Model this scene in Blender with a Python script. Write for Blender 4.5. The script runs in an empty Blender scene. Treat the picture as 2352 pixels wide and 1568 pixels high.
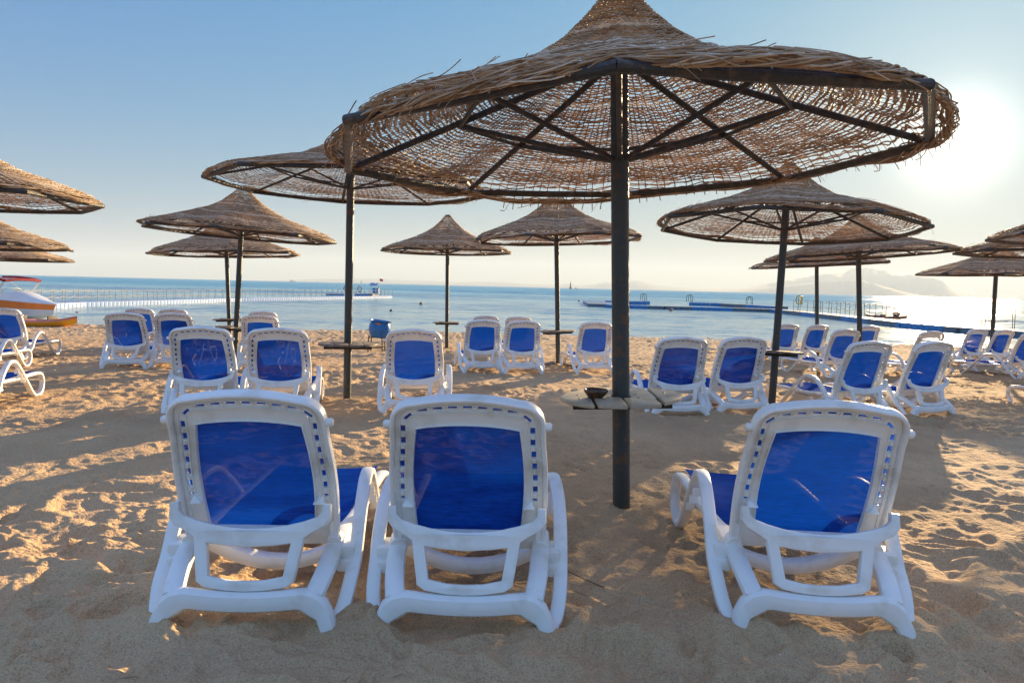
import bpy, bmesh, math, random
import numpy as np
from mathutils import Vector, Matrix
sc = bpy.context.scene
R_ = math.radians
PI = math.pi
# ------------------------------------------------------------------ camera
CAM_H = 1.31
FPX = 1568.0                      # focal length for a 2352 px wide frame (24 mm on 36 mm)
RX = Vector((0.99972, 0.001906, 0.023726)).normalized()
FW = Vector((0.0, 0.99679, -0.08008)).normalized()
RX = (RX - FW * RX.dot(FW)).normalized()
UPV = RX.cross(FW).normalized()
cam_d = bpy.data.cameras.new('camera')
cam_d.sensor_width = 36.0
cam_d.lens = 24.0
cam_d.clip_start = 0.05
cam_d.clip_end = 40000
cam = bpy.data.objects.new('camera', cam_d)
sc.collection.objects.link(cam)
m = Matrix((RX, UPV, -FW)).transposed().to_4x4()
m.translation = (0, 0, CAM_H)
cam.matrix_world = m
sc.camera = cam

def ray(px, py):
    return RX * (px - 1176) - UPV * (py - 784) + FW * FPX
def gz(x, y):
    """height of the smooth beach"""
    y = float(y)
    if y < 3: z = 0.0
    elif y < 8: z = -0.016 * (y - 3)
    else: z = -0.08 - 0.025 * (y - 8)
    return max(z, -1.6)
WATER_Z = -0.5
def at_z(px, py, z):
    r = ray(px, py); t = (z - CAM_H) / r.z
    return Vector((r.x * t, r.y * t, z))
def at_y(px, y):
    """ground point at distance y under image column px (read at the horizon)"""
    r = ray(px, 658 + 0.0238 * (px - 1176) + 1568 * (CAM_H - gz(0, y)) / y)
    return Vector((r.x / r.y * y, y, gz(0, y)))

# ------------------------------------------------------------------ sun and sky
sr = ray(2196, 326).normalized()
SUN_EL = math.asin(sr.z)
SUN_AZ = math.atan2(sr.x, sr.y)
world = bpy.data.worlds.new("World")
sc.world = world
world.use_nodes = True
wn, wl = world.node_tree.nodes, world.node_tree.links
wn.clear()
wo = wn.new('ShaderNodeOutputWorld'); bg = wn.new('ShaderNodeBackground')
sky = wn.new('ShaderNodeTexSky')
sky.sky_type = 'NISHITA'
sky.sun_disc = False
sky.sun_elevation = SUN_EL
sky.sun_rotation = SUN_AZ
sky.air_density = 1.0
sky.dust_density = 1.0
sky.ozone_density = 4.0
EXPO = 1.7
def wmath(op, *ins, clamp=False):
    q = wn.new('ShaderNodeMath'); q.operation = op; q.use_clamp = clamp
    for i, v in enumerate(ins):
        if isinstance(v, (int, float)): q.inputs[i].default_value = v
        else: wl.new(v, q.inputs[i])
    return q.outputs[0]
# a hazy sky: the physical sky softly rolled off, a pale dust band at the horizon, the glare round the sun
nrm = sky.outputs[0]
sp = wn.new('ShaderNodeSeparateColor'); wl.new(nrm, sp.inputs[0])
comb = wn.new('ShaderNodeCombineColor')
for i, (k_, m_) in enumerate(((6.0, .50), (2.1, .63), (.45, .70))):
    c_ = sp.outputs[i]
    wl.new(wmath('MULTIPLY', wmath('DIVIDE', c_, wmath('ADD', c_, k_)), m_), comb.inputs[i])
wtc = wn.new('ShaderNodeTexCoord'); vn = wn.new('ShaderNodeVectorMath'); vn.operation = 'NORMALIZE'
wl.new(wtc.outputs['Generated'], vn.inputs[0])
sxyz = wn.new('ShaderNodeSeparateXYZ'); wl.new(vn.outputs[0], sxyz.inputs[0])
elz = wmath('MAXIMUM', sxyz.outputs['Z'], 0.0)
hfac = wmath('EXPONENT', wmath('MULTIPLY', elz, -1 / .105))
dt = wn.new('ShaderNodeVectorMath'); dt.operation = 'DOT_PRODUCT'
wl.new(vn.outputs[0], dt.inputs[0]); dt.inputs[1].default_value = sr[:]
dotv = dt.outputs['Value']
hs = wn.new('ShaderNodeMapRange'); hs.interpolation_type = 'SMOOTHSTEP'
hs.inputs['From Min'].default_value = .2; hs.inputs['From Max'].default_value = .92
wl.new(dotv, hs.inputs['Value'])
hc = wn.new('ShaderNodeMix'); hc.data_type = 'RGBA'
hc.inputs[6].default_value = (.34, .37, .35, 1); hc.inputs[7].default_value = (.54, .47, .31, 1)
wl.new(hs.outputs[0], hc.inputs[0])
hm_ = wn.new('ShaderNodeMix'); hm_.data_type = 'RGBA'
wl.new(wmath('MULTIPLY', hfac, .92), hm_.inputs[0]); wl.new(comb.outputs[0], hm_.inputs[6]); wl.new(hc.outputs[2], hm_.inputs[7])
d1 = wmath('SUBTRACT', 1.0, dotv)     # about angle^2 / 2
g1 = wmath('MULTIPLY', wmath('EXPONENT', wmath('MULTIPLY', d1, -1 / .0011)), 1.3)
g2 = wmath('MULTIPLY', wmath('EXPONENT', wmath('MULTIPLY', d1, -1 / .012)), .24)
g3 = wmath('MULTIPLY', wmath('EXPONENT', wmath('MULTIPLY', d1, -1 / .09)), .03)
gl = wmath('ADD', wmath('ADD', g1, g2), g3)
gv = wn.new('ShaderNodeVectorMath'); gv.operation = 'SCALE'; gv.inputs[0].default_value = (1.0, .93, .74)
wl.new(gl, gv.inputs['Scale'])
av = wn.new('ShaderNodeVectorMath'); av.operation = 'ADD'; # added fill: upper sky and sky behind the camera are brightened to lift shade
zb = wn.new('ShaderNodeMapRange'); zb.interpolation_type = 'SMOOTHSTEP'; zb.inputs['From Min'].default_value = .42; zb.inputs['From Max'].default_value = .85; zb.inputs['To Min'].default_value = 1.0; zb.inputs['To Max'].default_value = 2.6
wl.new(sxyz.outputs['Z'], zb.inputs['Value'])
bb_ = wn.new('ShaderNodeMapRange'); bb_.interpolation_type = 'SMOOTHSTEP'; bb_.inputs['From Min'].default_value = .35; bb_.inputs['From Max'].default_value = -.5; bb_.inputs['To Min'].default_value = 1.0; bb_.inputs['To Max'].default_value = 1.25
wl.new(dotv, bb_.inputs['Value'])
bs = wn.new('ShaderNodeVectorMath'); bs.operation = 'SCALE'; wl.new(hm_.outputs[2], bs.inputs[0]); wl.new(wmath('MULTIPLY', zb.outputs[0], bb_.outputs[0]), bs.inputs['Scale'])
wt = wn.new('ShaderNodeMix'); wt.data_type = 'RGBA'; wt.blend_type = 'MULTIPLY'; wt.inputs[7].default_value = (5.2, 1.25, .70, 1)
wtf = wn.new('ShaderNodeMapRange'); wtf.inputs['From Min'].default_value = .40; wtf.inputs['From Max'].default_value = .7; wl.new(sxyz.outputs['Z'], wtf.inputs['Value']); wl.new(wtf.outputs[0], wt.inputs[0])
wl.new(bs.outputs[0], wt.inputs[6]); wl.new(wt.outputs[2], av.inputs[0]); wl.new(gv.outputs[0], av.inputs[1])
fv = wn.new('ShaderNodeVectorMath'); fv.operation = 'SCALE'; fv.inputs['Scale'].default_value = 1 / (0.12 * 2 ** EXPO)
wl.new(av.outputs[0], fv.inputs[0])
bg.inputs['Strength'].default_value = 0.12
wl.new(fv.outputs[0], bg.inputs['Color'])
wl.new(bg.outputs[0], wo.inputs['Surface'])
sun_d = bpy.data.lights.new('sun', 'SUN')
sun_d.energy = 5.0
sun_d.angle = R_(0.55)
sun_d.color = (1.0, 0.74, 0.41)
sun = bpy.data.objects.new('sun', sun_d)
sc.collection.objects.link(sun)
sun.rotation_euler = Vector(-sr).to_track_quat('-Z', 'Y').to_euler()
sun.location = (10, 15, 20)
sc.view_settings.view_transform = 'Standard'
sc.view_settings.look = 'None'
sc.view_settings.gamma = 1.0
sc.view_settings.exposure = EXPO
sc.cycles.use_denoising = True
sc.cycles.max_bounces = 8
sc.cycles.transparent_max_bounces = 16
sc.cycles.volume_bounces = 0

# ------------------------------------------------------------------ helpers
COL = sc.collection
def tag(o, label=None, cat=None, group=None, kind=None):
    if label: o['label'] = label
    if cat: o['category'] = cat
    if group: o['group'] = group
    if kind: o['kind'] = kind
    return o
def empty(name, loc=(0, 0, 0), rz=0.0):
    o = bpy.data.objects.new(name, None)
    o.empty_display_size = 0.2
    COL.objects.link(o); o.location = loc; o.rotation_euler = (0, 0, rz)
    return o
def copy_tree(o, parent=None):
    c = o.copy(); COL.objects.link(c)
    c.parent = parent
    for ch in list(o.children): copy_tree(ch, c)
    return c

class MB:
    """collects vertices and faces (numpy friendly)"""
    def __init__(s): s.v = []; s.f = []; s.n = 0; s.c = []; s.usecol = False
    def add(s, verts, faces, col=None):
        verts = np.asarray(verts, float).reshape(-1, 3)
        s.v.append(verts)
        s.f.extend([tuple(int(i) + s.n for i in f) for f in faces])
        if col is not None: s.usecol = True
        s.c.append(np.tile(np.asarray(col if col is not None else 0.5, float), (len(verts),)) if np.ndim(col) == 0 or col is None else np.asarray(col, float))
        s.n += len(verts)
    def box(s, c, size, rot=None, bev=0.0):
        x, y, z = [d / 2 for d in size]
        if bev <= 0:
            v = np.array([(i * x, j * y, k * z) for k in (-1, 1) for j in (-1, 1) for i in (-1, 1)], float)
            f = [(0, 2, 3, 1), (4, 5, 7, 6), (0, 1, 5, 4), (2, 6, 7, 3), (0, 4, 6, 2), (1, 3, 7, 5)]
        else:
            bm = bmesh.new(); bmesh.ops.create_cube(bm, size=1.0)
            for q in bm.verts: q.co = Vector((q.co.x * 2 * x, q.co.y * 2 * y, q.co.z * 2 * z))
            bmesh.ops.bevel(bm, geom=bm.edges[:], offset=bev, segments=2, profile=0.6, affect='EDGES')
            bm.verts.index_update()
            v = np.array([q.co[:] for q in bm.verts]); f = [[q.index for q in ff.verts] for ff in bm.faces]
            bm.free()
        if rot is not None: v = v @ np.array(rot.to_3x3()).T
        s.add(v + np.array(c), f)
    def tube(s, pts, r, n=8, cap=True, col=None):
        pts = [Vector(p) for p in pts]; k = len(pts)
        rr = r if hasattr(r, '__len__') else [r] * k
        N = None; rings = []
        for i, p in enumerate(pts):
            T = (pts[min(i + 1, k - 1)] - pts[max(i - 1, 0)]).normalized()
            if N is None:
                N = T.orthogonal().normalized()
            else:
                N = (N - T * N.dot(T)).normalized()
            B = T.cross(N)
            rings.append([p + (N * math.cos(2 * PI * j / n) + B * math.sin(2 * PI * j / n)) * rr[i] for j in range(n)])
        v = [q for rg in rings for q in rg]
        f = [(i * n + j, i * n + (j + 1) % n, (i + 1) * n + (j + 1) % n, (i + 1) * n + j) for i in range(k - 1) for j in range(n)]
        if cap: f += [tuple(range(n))[::-1], tuple(range((k - 1) * n, k * n))]
        s.add([q[:] for q in v], f, col)
    def sweep(s, pts, side, w, t, n=16, p=3.2, cap=True, closed=False):
        """superellipse band swept along pts; w = size along side vector, t = size across it"""
        pts = [Vector(q) for q in pts]; k = len(pts)
        W = w if hasattr(w, '__len__') else [w] * k
        Tt = t if hasattr(t, '__len__') else [t] * k
        v = []
        for i, q in enumerate(pts):
            if closed: T = (pts[(i + 1) % k] - pts[i - 1]).normalized()
            else: T = (pts[min(i + 1, k - 1)] - pts[max(i - 1, 0)]).normalized()
            S = Vector(side[i] if hasattr(side[0], '__len__') else side)
            S = (S - T * S.dot(T)).normalized(); N = S.cross(T)
            for j in range(n):
                a = 2 * PI * (j + 0.5) / n; ca, sa = math.cos(a), math.sin(a)
                m_ = (abs(ca) ** p + abs(sa) ** p) ** (-1 / p)
                v.append((q + S * (ca * m_ * W[i] / 2) + N * (sa * m_ * Tt[i] / 2))[:])
        kk = k if closed else k - 1
        f = [(i * n + j, i * n + (j + 1) % n, ((i + 1) % k) * n + (j + 1) % n, ((i + 1) % k) * n + j) for i in range(kk) for j in range(n)]
        if cap and not closed: f += [tuple(range(n))[::-1], tuple(range((k - 1) * n, k * n))]
        s.add(v, f)
    def lathe(s, prof, n=24, c=(0, 0, 0)):
        v = []; k = len(prof)
        for r, z in prof:
            for j in range(n):
                a = 2 * PI * j / n
                v.append((c[0] + r * math.cos(a), c[1] + r * math.sin(a), c[2] + z))
        f = [(i * n + j, i * n + (j + 1) % n, (i + 1) * n + (j + 1) % n, (i + 1) * n + j) for i in range(k - 1) for j in range(n)]
        s.add(v, f)
    def build(s, name, mat, parent=None, smooth=35, fix=True):
        me = bpy.data.meshes.new(name)
        V = np.vstack(s.v) if s.v else np.zeros((0, 3))
        me.from_pydata(V.tolist(), [], s.f)
        if s.usecol:
            a = me.attributes.new('tone', 'FLOAT', 'POINT')
            a.data.foreach_set('value', np.concatenate(s.c).astype(np.float32))
        me.materials.append(mat)
        if fix:
            bm = bmesh.new(); bm.from_mesh(me); bmesh.ops.recalc_face_normals(bm, faces=bm.faces[:]); bm.to_mesh(me); bm.free()
        if smooth:
            me.shade_smooth()
            me.set_sharp_from_angle(angle=R_(smooth))
        me.update()
        o = bpy.data.objects.new(name, me); COL.objects.link(o)
        if parent: o.parent = parent
        return o

def smooth_path(P, n=6, closed=False):
    """Catmull-Rom through the points"""
    P = [np.array(p, float) for p in P]; k = len(P); out = []
    for i in range(k if closed else k - 1):
        if closed: a, b, c, d = P[i - 1], P[i], P[(i + 1) % k], P[(i + 2) % k]
        else: a, b, c, d = P[max(i - 1, 0)], P[i], P[i + 1], P[min(i + 2, k - 1)]
        for j in range(n):
            t = j / n
            out.append(0.5 * (2 * b + (c - a) * t + (2 * a - 5 * b + 4 * c - d) * t * t + (3 * b - a - 3 * c + d) * t ** 3))
    if not closed: out.append(P[-1])
    return out

def plate(name, loops, thick, bev, mapf, mat, parent):
    """flat plate with holes from 2D closed loops, filled and bevelled, then mapped into space"""
    cu = bpy.data.curves.new(name, 'CURVE'); cu.dimensions = '2D'; cu.fill_mode = 'BOTH'
    cu.extrude = thick / 2 - bev; cu.bevel_depth = bev; cu.bevel_resolution = 1
    if bev > 0: cu.offset = -bev
    for lp in loops:
        sp = cu.splines.new('POLY'); sp.points.add(len(lp) - 1)
        for i, (a, b) in enumerate(lp): sp.points[i].co = (a, b, 0, 1)
        sp.use_cyclic_u = True
    ob = bpy.data.objects.new(name, cu); COL.objects.link(ob)
    dg = bpy.context.evaluated_depsgraph_get()
    me = bpy.data.meshes.new_from_object(ob.evaluated_get(dg))
    bpy.data.objects.remove(ob); bpy.data.curves.remove(cu)
    bm = bmesh.new(); bm.from_mesh(me)
    bmesh.ops.remove_doubles(bm, verts=bm.verts[:], dist=1e-5)
    for q in bm.verts: q.co = Vector(mapf(q.co.x, q.co.y, q.co.z))
    bmesh.ops.recalc_face_normals(bm, faces=bm.faces[:])
    bm.to_mesh(me); bm.free()
    me.name = name
    me.materials.clear(); me.materials.append(mat)
    me.shade_smooth(); me.set_sharp_from_angle(angle=R_(30))
    o = bpy.data.objects.new(name, me); COL.objects.link(o); o.parent = parent
    return o

# ------------------------------------------------------------------ materials
def mat(name, color, rough=0.5, metal=0.0, var=0.0, vscale=8.0, spec=0.5, bump=0.0, bscale=60.0, col2=None, ramp=(0.35, 0.65), detail=4):
    mt = bpy.data.materials.new(name); mt.use_nodes = True
    nt = mt.node_tree; n, l = nt.nodes, nt.links
    b = n['Principled BSDF']
    b.inputs['Roughness'].default_value = rough
    b.inputs['Metallic'].default_value = metal
    b.inputs['Specular IOR Level'].default_value = spec
    b.inputs['Base Color'].default_value = (*color, 1)
    tc = n.new('ShaderNodeTexCoord')
    if var > 0 or col2:
        no = n.new('ShaderNodeTexNoise'); no.inputs['Scale'].default_value = vscale; no.inputs['Detail'].default_value = detail
        l.new(tc.outputs['Object'], no.inputs['Vector'])
        cr = n.new('ShaderNodeValToRGB')
        cr.color_ramp.elements[0].position, cr.color_ramp.elements[1].position = ramp
        c2 = col2 or tuple(c * (1 - var) for c in color)
        cr.color_ramp.elements[0].color = (*c2, 1); cr.color_ramp.elements[1].color = (*color, 1)
        l.new(no.outputs['Fac'], cr.inputs['Fac']); l.new(cr.outputs[0], b.inputs['Base Color'])
    if bump > 0:
        nb = n.new('ShaderNodeTexNoise'); nb.inputs['Scale'].default_value = bscale; nb.inputs['Detail'].default_value = 3
        l.new(tc.outputs['Object'], nb.inputs['Vector'])
        bp = n.new('ShaderNodeBump'); bp.inputs['Strength'].default_value = bump; bp.inputs['Distance'].default_value = 0.01
        l.new(nb.outputs['Fac'], bp.inputs['Height']); l.new(bp.outputs[0], b.inputs['Normal'])
    return mt

M_WHITE = mat('white_plastic', (0.87, 0.86, 0.83), 0.34, col2=(0.70, 0.66, 0.58), vscale=7, ramp=(0.28, 0.46), bump=0.06, bscale=220, detail=9)
M_PAINT = mat('dark_green_paint', (0.040, 0.048, 0.045), 0.42, col2=(0.10, 0.055, 0.03), vscale=14, ramp=(0.36, 0.44), bump=0.5, bscale=90)
M_PIPE = mat('dark_pipe_paint', (0.030, 0.028, 0.026), 0.5, col2=(0.08, 0.055, 0.04), vscale=22, ramp=(0.36, 0.5), bump=0.5, bscale=120)
M_GREYPIPE = mat('weathered_grey_pipe', (0.20, 0.165, 0.13), 0.6, var=0.5, vscale=18, bump=0.5, bscale=120)
M_PLANK = mat('cream_painted_plank', (0.54, 0.45, 0.31), 0.5, var=0.25, vscale=7, bump=0.2, bscale=60)
M_OLDPLANK = mat('weathered_plank', (0.24, 0.19, 0.15), 0.7, var=0.5, vscale=12, bump=0.6, bscale=80)
M_DARKWOOD = mat('dark_wood', (0.035, 0.026, 0.02), 0.7, var=0.5, vscale=20, bump=0.5, bscale=80)
M_EDGE = mat('bare_wood_edge', (0.20, 0.13, 0.10), 0.7, var=0.4, vscale=20)
M_STEEL = mat('bolt_steel', (0.12, 0.11, 0.10), 0.4, metal=0.8)
M_GLAZE = mat('brown_glaze', (0.045, 0.018, 0.010), 0.15, col2=(0.15, 0.055, 0.02), vscale=30, spec=0.7)
M_BIN = mat('blue_bin_paint', (0.006, 0.17, 0.50), 0.35, col2=(0.02, 0.08, 0.22), vscale=16, ramp=(0.3, 0.5), bump=0.5, bscale=20)
M_BINMARK = mat('orange_mark', (0.75, 0.16, 0.05), 0.5, var=0.2)
M_RUSTLEG = mat('rusty_leg', (0.09, 0.055, 0.03), 0.7, var=0.5, vscale=30)
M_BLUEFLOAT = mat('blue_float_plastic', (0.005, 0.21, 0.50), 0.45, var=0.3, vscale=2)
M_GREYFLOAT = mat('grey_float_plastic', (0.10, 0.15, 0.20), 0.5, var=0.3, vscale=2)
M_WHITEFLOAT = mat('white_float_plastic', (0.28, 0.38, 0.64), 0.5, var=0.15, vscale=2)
M_ROPE = mat('rope_cream', (0.50, 0.44, 0.34), 0.8, var=0.2, vscale=10)
M_BOATWHITE = mat('boat_gelcoat_white', (0.72, 0.70, 0.66), 0.22, var=0.08, vscale=2)
M_ORANGE = mat('boat_orange', (0.95, 0.26, 0.035), 0.25, var=0.15, vscale=2)
M_KAYAK = mat('kayak_orange', (0.95, 0.32, 0.01), 0.35, col2=(0.95, 0.45, 0.01), vscale=1.3)
M_KAYAKTOP = mat('kayak_pink_deck', (0.78, 0.22, 0.12), 0.4, var=0.2, vscale=3)
M_CANVAS = mat('red_canvas', (0.30, 0.012, 0.02), 0.8, var=0.3, vscale=4)
M_RED = mat('red_flag', (0.75, 0.01, 0.015), 0.7, var=0.1)
M_SHADE = mat('blue_shade_cloth', (0.10, 0.20, 0.45), 0.7, var=0.1)
M_YELLOW = mat('yellow_ring', (0.75, 0.42, 0.01), 0.5, var=0.1)
M_RINGRED = mat('red_life_ring', (0.42, 0.06, 0.05), 0.5, var=0.4, vscale=6)
M_BUOY = mat('orange_buoy', (0.35, 0.13, 0.05), 0.6, var=0.4, vscale=6)
M_DARKBUOY = mat('dark_buoy', (0.04, 0.04, 0.045), 0.6, var=0.4, vscale=6)
M_TOWER = mat('grey_tower', (0.05, 0.06, 0.07), 0.8, var=0.2)
M_ROCK = mat('mountain_rock', (0.17, 0.13, 0.10), 0.95, var=0.5, vscale=0.004)

def glass_mat():
    mt = bpy.data.materials.new('tinted_windshield'); mt.use_nodes = True
    n, l = mt.node_tree.nodes, mt.node_tree.links; n.clear()
    o = n.new('ShaderNodeOutputMaterial'); g = n.new('ShaderNodeBsdfGlossy'); t = n.new('ShaderNodeBsdfTransparent')
    mx = n.new('ShaderNodeMixShader'); tc = n.new('ShaderNodeTexCoord'); no = n.new('ShaderNodeTexNoise')
    l.new(tc.outputs['Object'], no.inputs['Vector'])
    mp = n.new('ShaderNodeMapRange'); mp.inputs['To Min'].default_value = 0.2; mp.inputs['To Max'].default_value = 0.35
    l.new(no.outputs['Fac'], mp.inputs['Value'])
    g.inputs['Roughness'].default_value = 0.08; g.inputs['Color'].default_value = (0.8, 0.85, 0.85, 1)
    t.inputs['Color'].default_value = (0.68, 0.76, 0.74, 1)
    l.new(mp.outputs[0], mx.inputs[0]); l.new(t.outputs[0], mx.inputs[1]); l.new(g.outputs[0], mx.inputs[2]); l.new(mx.outputs[0], o.inputs[0])
    return mt
M_GLASS = glass_mat()

def fabric_mat():
    mt = bpy.data.materials.new('blue_mesh_fabric'); mt.use_nodes = True
    n, l = mt.node_tree.nodes, mt.node_tree.links
    b = n['Principled BSDF']; o = n['Material Output']
    tc = n.new('ShaderNodeTexCoord')
    no = n.new('ShaderNodeTexNoise'); no.inputs['Scale'].default_value = 6; no.inputs['Detail'].default_value = 5
    sc_ = n.new('ShaderNodeMapping'); sc_.inputs['Scale'].default_value = (0.6, 2.5, 2.5)
    l.new(tc.outputs['Object'], sc_.inputs['Vector']); l.new(sc_.outputs[0], no.inputs['Vector'])
    cr = n.new('ShaderNodeValToRGB')
    cr.color_ramp.elements[0].position = 0.3; cr.color_ramp.elements[0].color = (0.001, 0.030, 0.26, 1)
    cr.color_ramp.elements[1].position = 0.75; cr.color_ramp.elements[1].color = (0.002, 0.078, 0.44, 1)
    l.new(no.outputs['Fac'], cr.inputs['Fac']); l.new(cr.outputs[0], b.inputs['Base Color'])
    wv = n.new('ShaderNodeTexNoise'); wv.inputs['Scale'].default_value = 150; wv.inputs['Detail'].default_value = 2; wm = n.new('ShaderNodeMapping'); wm.inputs['Scale'].default_value = (.12, 1, 1)
    l.new(tc.outputs['Object'], wm.inputs['Vector']); l.new(wm.outputs[0], wv.inputs['Vector'])
    wr = n.new('ShaderNodeMapRange'); wr.inputs['From Min'].default_value = .3; wr.inputs['From Max'].default_value = .7; wr.inputs['To Min'].default_value = .62; wr.inputs['To Max'].default_value = 1.3; l.new(wv.outputs['Fac'], wr.inputs['Value'])
    wx = n.new('ShaderNodeVectorMath'); wx.operation = 'SCALE'; l.new(cr.outputs[0], wx.inputs[0]); l.new(wr.outputs[0], wx.inputs['Scale']); FAB = wx.outputs[0]
    b.inputs['Roughness'].default_value = 0.75; b.inputs['Specular IOR Level'].default_value = 0.10
    fine = n.new('ShaderNodeTexNoise'); fine.inputs['Scale'].default_value = 350; l.new(tc.outputs['Object'], fine.inputs['Vector'])
    bp = n.new('ShaderNodeBump'); bp.inputs['Strength'].default_value = 0.25; bp.inputs['Distance'].default_value = 0.002
    l.new(fine.outputs['Fac'], bp.inputs['Height']); l.new(bp.outputs[0], b.inputs['Normal'])
    tl = n.new('ShaderNodeBsdfTranslucent'); tl.inputs['Color'].default_value = (0.002, 0.08, 0.62, 1)
    m1 = n.new('ShaderNodeMixShader'); m1.inputs[0].default_value = 0.16
    df = n.new('ShaderNodeBsdfDiffuse'); l.new(FAB, df.inputs['Color']); l.new(bp.outputs[0], df.inputs['Normal'])
    gs = n.new('ShaderNodeBsdfGlossy'); gs.inputs['Roughness'].default_value = 0.45; gs.inputs['Color'].default_value = (.5, .6, .9, 1); mg = n.new('ShaderNodeMixShader'); mg.inputs[0].default_value = 0.035
    l.new(df.outputs[0], mg.inputs[1]); l.new(gs.outputs[0], mg.inputs[2]); l.new(mg.outputs[0], m1.inputs[1]); l.new(tl.outputs[0], m1.inputs[2])
    tr = n.new('ShaderNodeBsdfTransparent'); m2 = n.new('ShaderNodeMixShader'); lw = n.new('ShaderNodeLayerWeight'); lw.inputs['Blend'].default_value = 0.5; fm = n.new('ShaderNodeMath'); fm.operation = 'MULTIPLY_ADD'; fm.inputs[1].default_value = -0.06; fm.inputs[2].default_value = 0.040; fm.use_clamp = True; l.new(lw.outputs['Facing'], fm.inputs[0]); l.new(fm.outputs[0], m2.inputs[0])
    l.new(m1.outputs[0], m2.inputs[1]); l.new(tr.outputs[0], m2.inputs[2]); l.new(m2.outputs[0], o.inputs[0])
    return mt
M_FABRIC = fabric_mat()

def wicker_mat():
    mt = bpy.data.materials.new('woven_twigs'); mt.use_nodes = True
    n, l = mt.node_tree.nodes, mt.node_tree.links
    b = n['Principled BSDF']; o = n['Material Output']
    at = n.new('ShaderNodeAttribute'); at.attribute_name = 'tone'
    tc = n.new('ShaderNodeTexCoord'); no = n.new('ShaderNodeTexNoise'); no.inputs['Scale'].default_value = 9; no.inputs['Detail'].default_value = 6
    l.new(tc.outputs['Object'], no.inputs['Vector'])
    ad = n.new('ShaderNodeMath'); ad.operation = 'ADD'; l.new(at.outputs['Fac'], ad.inputs[0])
    mm = n.new('ShaderNodeMath'); mm.operation = 'MULTIPLY_ADD'; mm.inputs[1].default_value = 0.9; mm.inputs[2].default_value = -0.45
    l.new(no.outputs['Fac'], mm.inputs[0]); l.new(mm.outputs[0], ad.inputs[1])
    cr = n.new('ShaderNodeValToRGB')
    e = cr.color_ramp.elements
    e[0].position = 0.0; e[0].color = (0.20, 0.10, 0.045, 1)
    e[1].position = 1.0; e[1].color = (0.90, 0.82, 0.70, 1)
    q = e.new(0.5); q.color = (0.58, 0.39, 0.225, 1)
    l.new(ad.outputs[0], cr.inputs['Fac']); l.new(cr.outputs[0], b.inputs['Base Color'])
    b.inputs['Roughness'].default_value = 0.62
    tl = n.new('ShaderNodeBsdfTranslucent'); l.new(cr.outputs[0], tl.inputs['Color'])
    ms = n.new('ShaderNodeMixShader'); ms.inputs[0].default_value = 0.22
    l.new(b.outputs[0], ms.inputs[1]); l.new(tl.outputs[0], ms.inputs[2]); l.new(ms.outputs[0], o.inputs[0])
    return mt
M_WICKER = wicker_mat()

def sand_mat():
    mt = bpy.data.materials.new('beach_sand'); mt.use_nodes = True
    n, l = mt.node_tree.nodes, mt.node_tree.links
    b = n['Principled BSDF']; b.inputs['Roughness'].default_value = 0.95; b.inputs['Specular IOR Level'].default_value = 0.15
    tc = n.new('ShaderNodeTexCoord')
    n1 = n.new('ShaderNodeTexNoise'); n1.inputs['Scale'].default_value = 0.9; n1.inputs['Detail'].default_value = 8
    n2 = n.new('ShaderNodeTexNoise'); n2.inputs['Scale'].default_value = 160; n2.inputs['Detail'].default_value = 3
    l.new(tc.outputs['Object'], n1.inputs['Vector']); l.new(tc.outputs['Object'], n2.inputs['Vector'])
    c1 = n.new('ShaderNodeValToRGB'); c1.color_ramp.elements[0].position = 0.3; c1.color_ramp.elements[1].position = 0.7
    c1.color_ramp.elements[0].color = (0.52, 0.345, 0.195, 1); c1.color_ramp.elements[1].color = (0.68, 0.465, 0.265, 1)
    l.new(n1.outputs['Fac'], c1.inputs['Fac'])
    c2 = n.new('ShaderNodeValToRGB'); c2.color_ramp.elements[0].position = 0.30; c2.color_ramp.elements[1].position = 0.55
    c2.color_ramp.elements[0].color = (0.55, 0.52, 0.5, 1); c2.color_ramp.elements[1].color = (1, 1, 1, 1)
    l.new(n2.outputs['Fac'], c2.inputs['Fac'])
    mx = n.new('ShaderNodeMix'); mx.data_type = 'RGBA'; mx.blend_type = 'MULTIPLY'; mx.inputs[0].default_value = 0.8
    l.new(c1.outputs[0], mx.inputs[6]); l.new(c2.outputs[0], mx.inputs[7]); l.new(mx.outputs[2], b.inputs['Base Color'])
    n3 = n.new('ShaderNodeTexNoise'); n3.inputs['Scale'].default_value = 45; n3.inputs['Detail'].default_value = 6
    l.new(tc.outputs['Object'], n3.inputs['Vector'])
    bp = n.new('ShaderNodeBump'); bp.inputs['Strength'].default_value = 0.9; bp.inputs['Distance'].default_value = 0.022
    l.new(n3.outputs['Fac'], bp.inputs['Height'])
    bp2 = n.new('ShaderNodeBump'); bp2.inputs['Strength'].default_value = 0.35; bp2.inputs['Distance'].default_value = 0.003
    l.new(n2.outputs['Fac'], bp2.inputs['Height']); l.new(bp.outputs[0], bp2.inputs['Normal']); l.new(bp2.outputs[0], b.inputs['Normal'])
    return mt

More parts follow.
